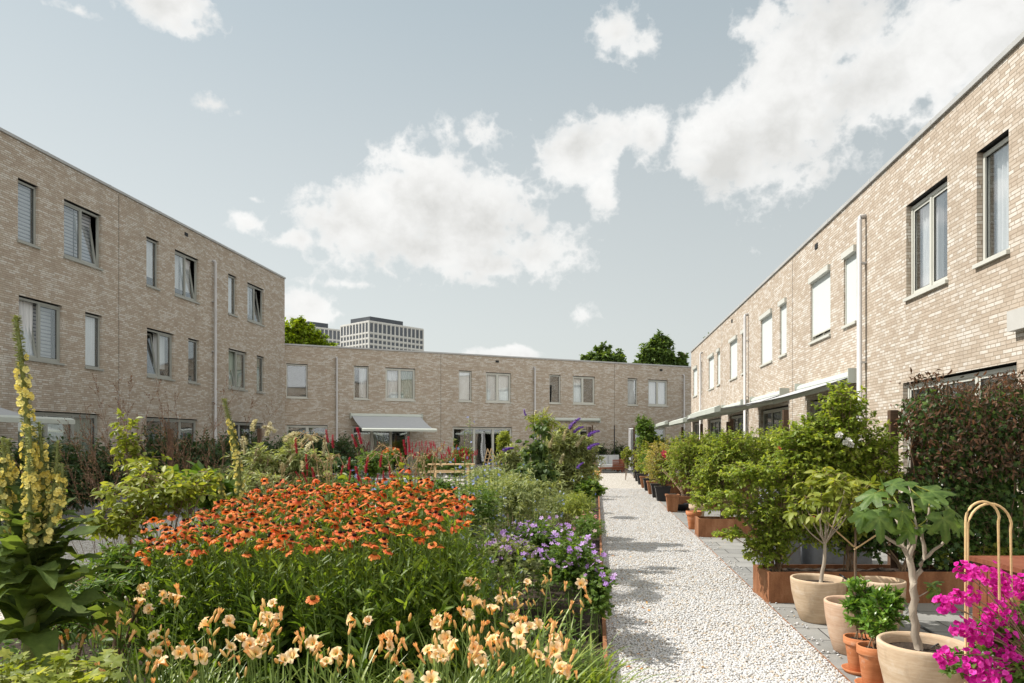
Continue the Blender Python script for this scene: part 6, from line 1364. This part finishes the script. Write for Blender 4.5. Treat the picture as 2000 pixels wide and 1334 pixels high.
florets(t, [at(px, py, 19.5)-t.location for px, py in ((1297, 884), (1299, 892), (1302, 898), (1296, 888))], FL5, .07, 'crim')
t = [o for o in bpy.data.objects if o.name.startswith('climbing_rose')][0]
florets(t, [at(px, py, 7.4)-t.location for px, py in ((1522, 875), (1663, 993), (1588, 1010))], FL5, .022, 'crim', name='rose_bloom')
Y = 29.; shrub('garden_tree', 'small dense green tree rising beside the white drape', 'tree', G0(1262, Y), [blob(1262, 850, Y, 24, 36, .6), blob(1252, 828, Y, 14, 20, .35), blob(1280, 868, Y, 20, 24, .5)], 520, 14, .095, OVAL, 'mid', stems=5, sr=.03, bark='stemb')
c = WP(1.2, 4, .0); shrub('leafy_shrub', 'small yellow green shrub leaning into the path end', 'shrub', G0(1222, 31.), [blob(1224, 885, 31, 14, 14), blob(1230, 905, 31, 12, 12)], 90, 11, .09, OVAL, 'light', stems=4)
# pots along the far right edge of the path
pots_far = [(1309, 17.3, 'terra', 'terracotta pot peeping behind the third planter', .3), (1290, 20.4, 'blackpl', 'black square pot nearest in the far row', .42), (1281, 21.6, 'blackpl', 'black square pot second in the far row', .42), (1272, 23.0, 'terra', 'rusty orange pot third in the far row', .4), (1264, 24.6, 'blackpl', 'black pot fourth in the far row', .4), (1257, 26.2, 'terra', 'rusty orange pot fifth in the far row', .4), (1250, 28.2, 'blackpl', 'black pot sixth in the far row', .4), (1244, 30.5, 'blackpl', 'farthest black pot by the white drape', .4)]
for px, Y, m, lb, d in pots_far: pot('square_pot', lb, atx(px+4, Y), Y, d, .42, M[m] if m != 'terra' else M['corten'], 'square', group='pots lined up along the far path', rz=-AW)
for i, (px, Y, m, lb, d) in enumerate(pots_far[1:]):
    shrub('potted_plant', 'leafy plant in the '+lb, 'potted plant', (atx(px+6, Y), Y, .4), [(atx(px+8, Y), Y, .95, .32, .4, .5)], 110, 12, .07, OVAL, ('beech', 'mid', 'bronze', 'beech', 'mid', 'beech', 'bronze')[i], stems=5)
pot('black_bowl', 'wide black bowl standing before the third planter', atx(1325, 17.7), 17.7, .56, .17, M['blackpl'], 'dish', soil=False)
pot('clay_pot', 'beige clay pot at the far side of the second planter', atx(1362, 14.6), 14.6, .34, .42, M['pot'], 'flower'); pot('terracotta_pot', 'terracotta pot leaning close behind the second planter', atx(1355, 13.9), 13.9, .3, .35, M['terra'], 'flower')
# covered furniture
def tarp(label, x, y, sx, sy, h, rz):
    t = thing('furniture_cover', label, 'cover', (x, y, 0), rz); n = 26; mb = MB(); r = []
    for j in range(9):
        q = j/8; z = h*(1-q)+.02; row = []
        for i in range(64):
            a = 6.2832*i/64; ca, sa = math.cos(a), math.sin(a); k = 1/max(abs(ca)/sx, abs(sa)/sy)*.5; k = k*(1+.03*q*math.sin(a*11)+.02*math.sin(a*5+q*4))*(1+.04*q); row.append((ca*k, sa*k, z+.015*math.sin(a*4)*(1-q)))
        r.append(row)
    V = [(0, 0, h+.05)]+[(p[0]*.6, p[1]*.6, h+.035+.012*math.sin(p[0]*9)) for p in r[0]]+[p for row in r for p in row]
    Fc = [(0, 1+i, 1+(i+1) % 64) for i in range(64)]+[(1+j*64+i, 1+(j+1)*64+i, 1+(j+1)*64+(i+1) % 64, 1+j*64+(i+1) % 64) for j in range(9) for i in range(64)]
    me = bpy.data.meshes.new('cloth'); me.from_pydata(V, [], Fc); me.materials.append(M['tarp']); me.polygons.foreach_set('use_smooth', [True]*len(Fc)); link(bpy.data.objects.new('cloth', me), t)
    mb = MB(); mb.lathe([(sx*.2, 0), (sx*.22, .05), (sx*.1, .12), (.02, .3)], 12); mb.build('foot', M['blackpl'], t, True)
tarp('large grey cloth cover over garden furniture, right behind the hornbeam', 4.35, 9.9, .8, .8, .9, .1)
tarp('smaller grey cloth cover, nearest the path', 3.58, 9.6, .38, .4, 1.02, .3)
mb = MB(); mb.tube([(0, 0, 0), (0, 0, .62)], .03, 10); mb.tube([(0, 0, .62), (0, 0, .66)], .09, 14); mb.box(-.08, .08, -.05, .05, .68, .76); tag(mb.build('garden_lamp', M['blackpl'], loc=(atx(1821, 7.6)+.12, 8.45, .33)), 'black garden lamp on a short pole behind the ivy', 'lamp')

# ---------------------------------------------------------------- trees behind the houses
def bigtree(label, px, Y, blobs, ntw, nl, size, lm, trunk_r=.25, H=5.):
    b = (atx(px, Y), Y, -.02); t = thing('tree', label, 'tree', b, 0, 'trees behind the far terrace')
    bl = rel(b, [blob(*q) for q in blobs]); ch, p = twiggy((0, 0, 3), bl, ntw, nl, size, OVAL, .3, .25, spread=.8); npmesh('crown', [ch], LM[lm], t)
    V2, F2 = tubes(p, A_([.03, .025, .018, .008]), 3); k = len(bl); e = A_([q[:3] for q in bl], float); tt = np.linspace(0, 1, 6)[None, :, None]; s = np.tile(A_([[0, 0, H*.5]]), (k, 1)); m = (s+e)/2*A_([.6, .6, 1]); V1, F1 = tubes(s[:, None]*(1-tt)**2+2*m[:, None]*tt*(1-tt)+e[:, None]*tt**2, np.linspace(trunk_r*.5, .05, 6), 6)
    V3, F3 = tubes(A_([[(0, 0, 0), (0, 0, H*.3), (0, 0, H*.6)]]), A_([trunk_r, trunk_r*.8, trunk_r*.6]), 10); npmesh('trunk', [(V1, F1, 0, .3), (V2, F2, 0, .3), (V3, F3, 0, .3)], LM['stemb'], t)
bigtree('bright green tree above the corner of the left terrace', 585, 62., [(575, 660, 62, 45, 38), (605, 665, 62, 34, 26), (585, 635, 62, 18, 18), (632, 682, 62, 26, 16), (600, 700, 62, 60, 20), (550, 690, 62, 40, 30), (685, 692, 62, 24, 5), (608, 640, 62, 10, 10)], 1500, 15, .36, 'tree', .35, 9)
bigtree('group of pointed green trees above the far terrace, left of the round one', 1180, 75., [(1180, 705, 75, 44, 22), (1168, 686, 75, 7, 18), (1176, 684, 75, 7, 18), (1189, 684, 75, 6, 18), (1214, 690, 75, 8, 20), (1150, 700, 75, 18, 14), (1205, 706, 75, 18, 16), (1180, 730, 75, 45, 25)], 1300, 14, .42, 'dtree', .35, 9)
bigtree('dark round tree above the right end of the far terrace', 1285, 72., [(1284, 690, 72, 36, 30), (1290, 668, 72, 22, 20), (1272, 700, 72, 28, 28), (1308, 705, 72, 20, 22), (1334, 702, 72, 12, 16), (1322, 712, 72, 20, 14), (1245, 712, 72, 20, 8), (1285, 740, 72, 50, 30), (1338, 690, 72, 6, 8)], 1700, 14, .42, 'dtree', .4, 9)
bigtree('distant tree just showing over the right terrace roof', 1400, 80., [(1394, 690, 80, 26, 44), (1410, 660, 80, 14, 24)], 350, 12, .45, 'dtree', .3, 8)
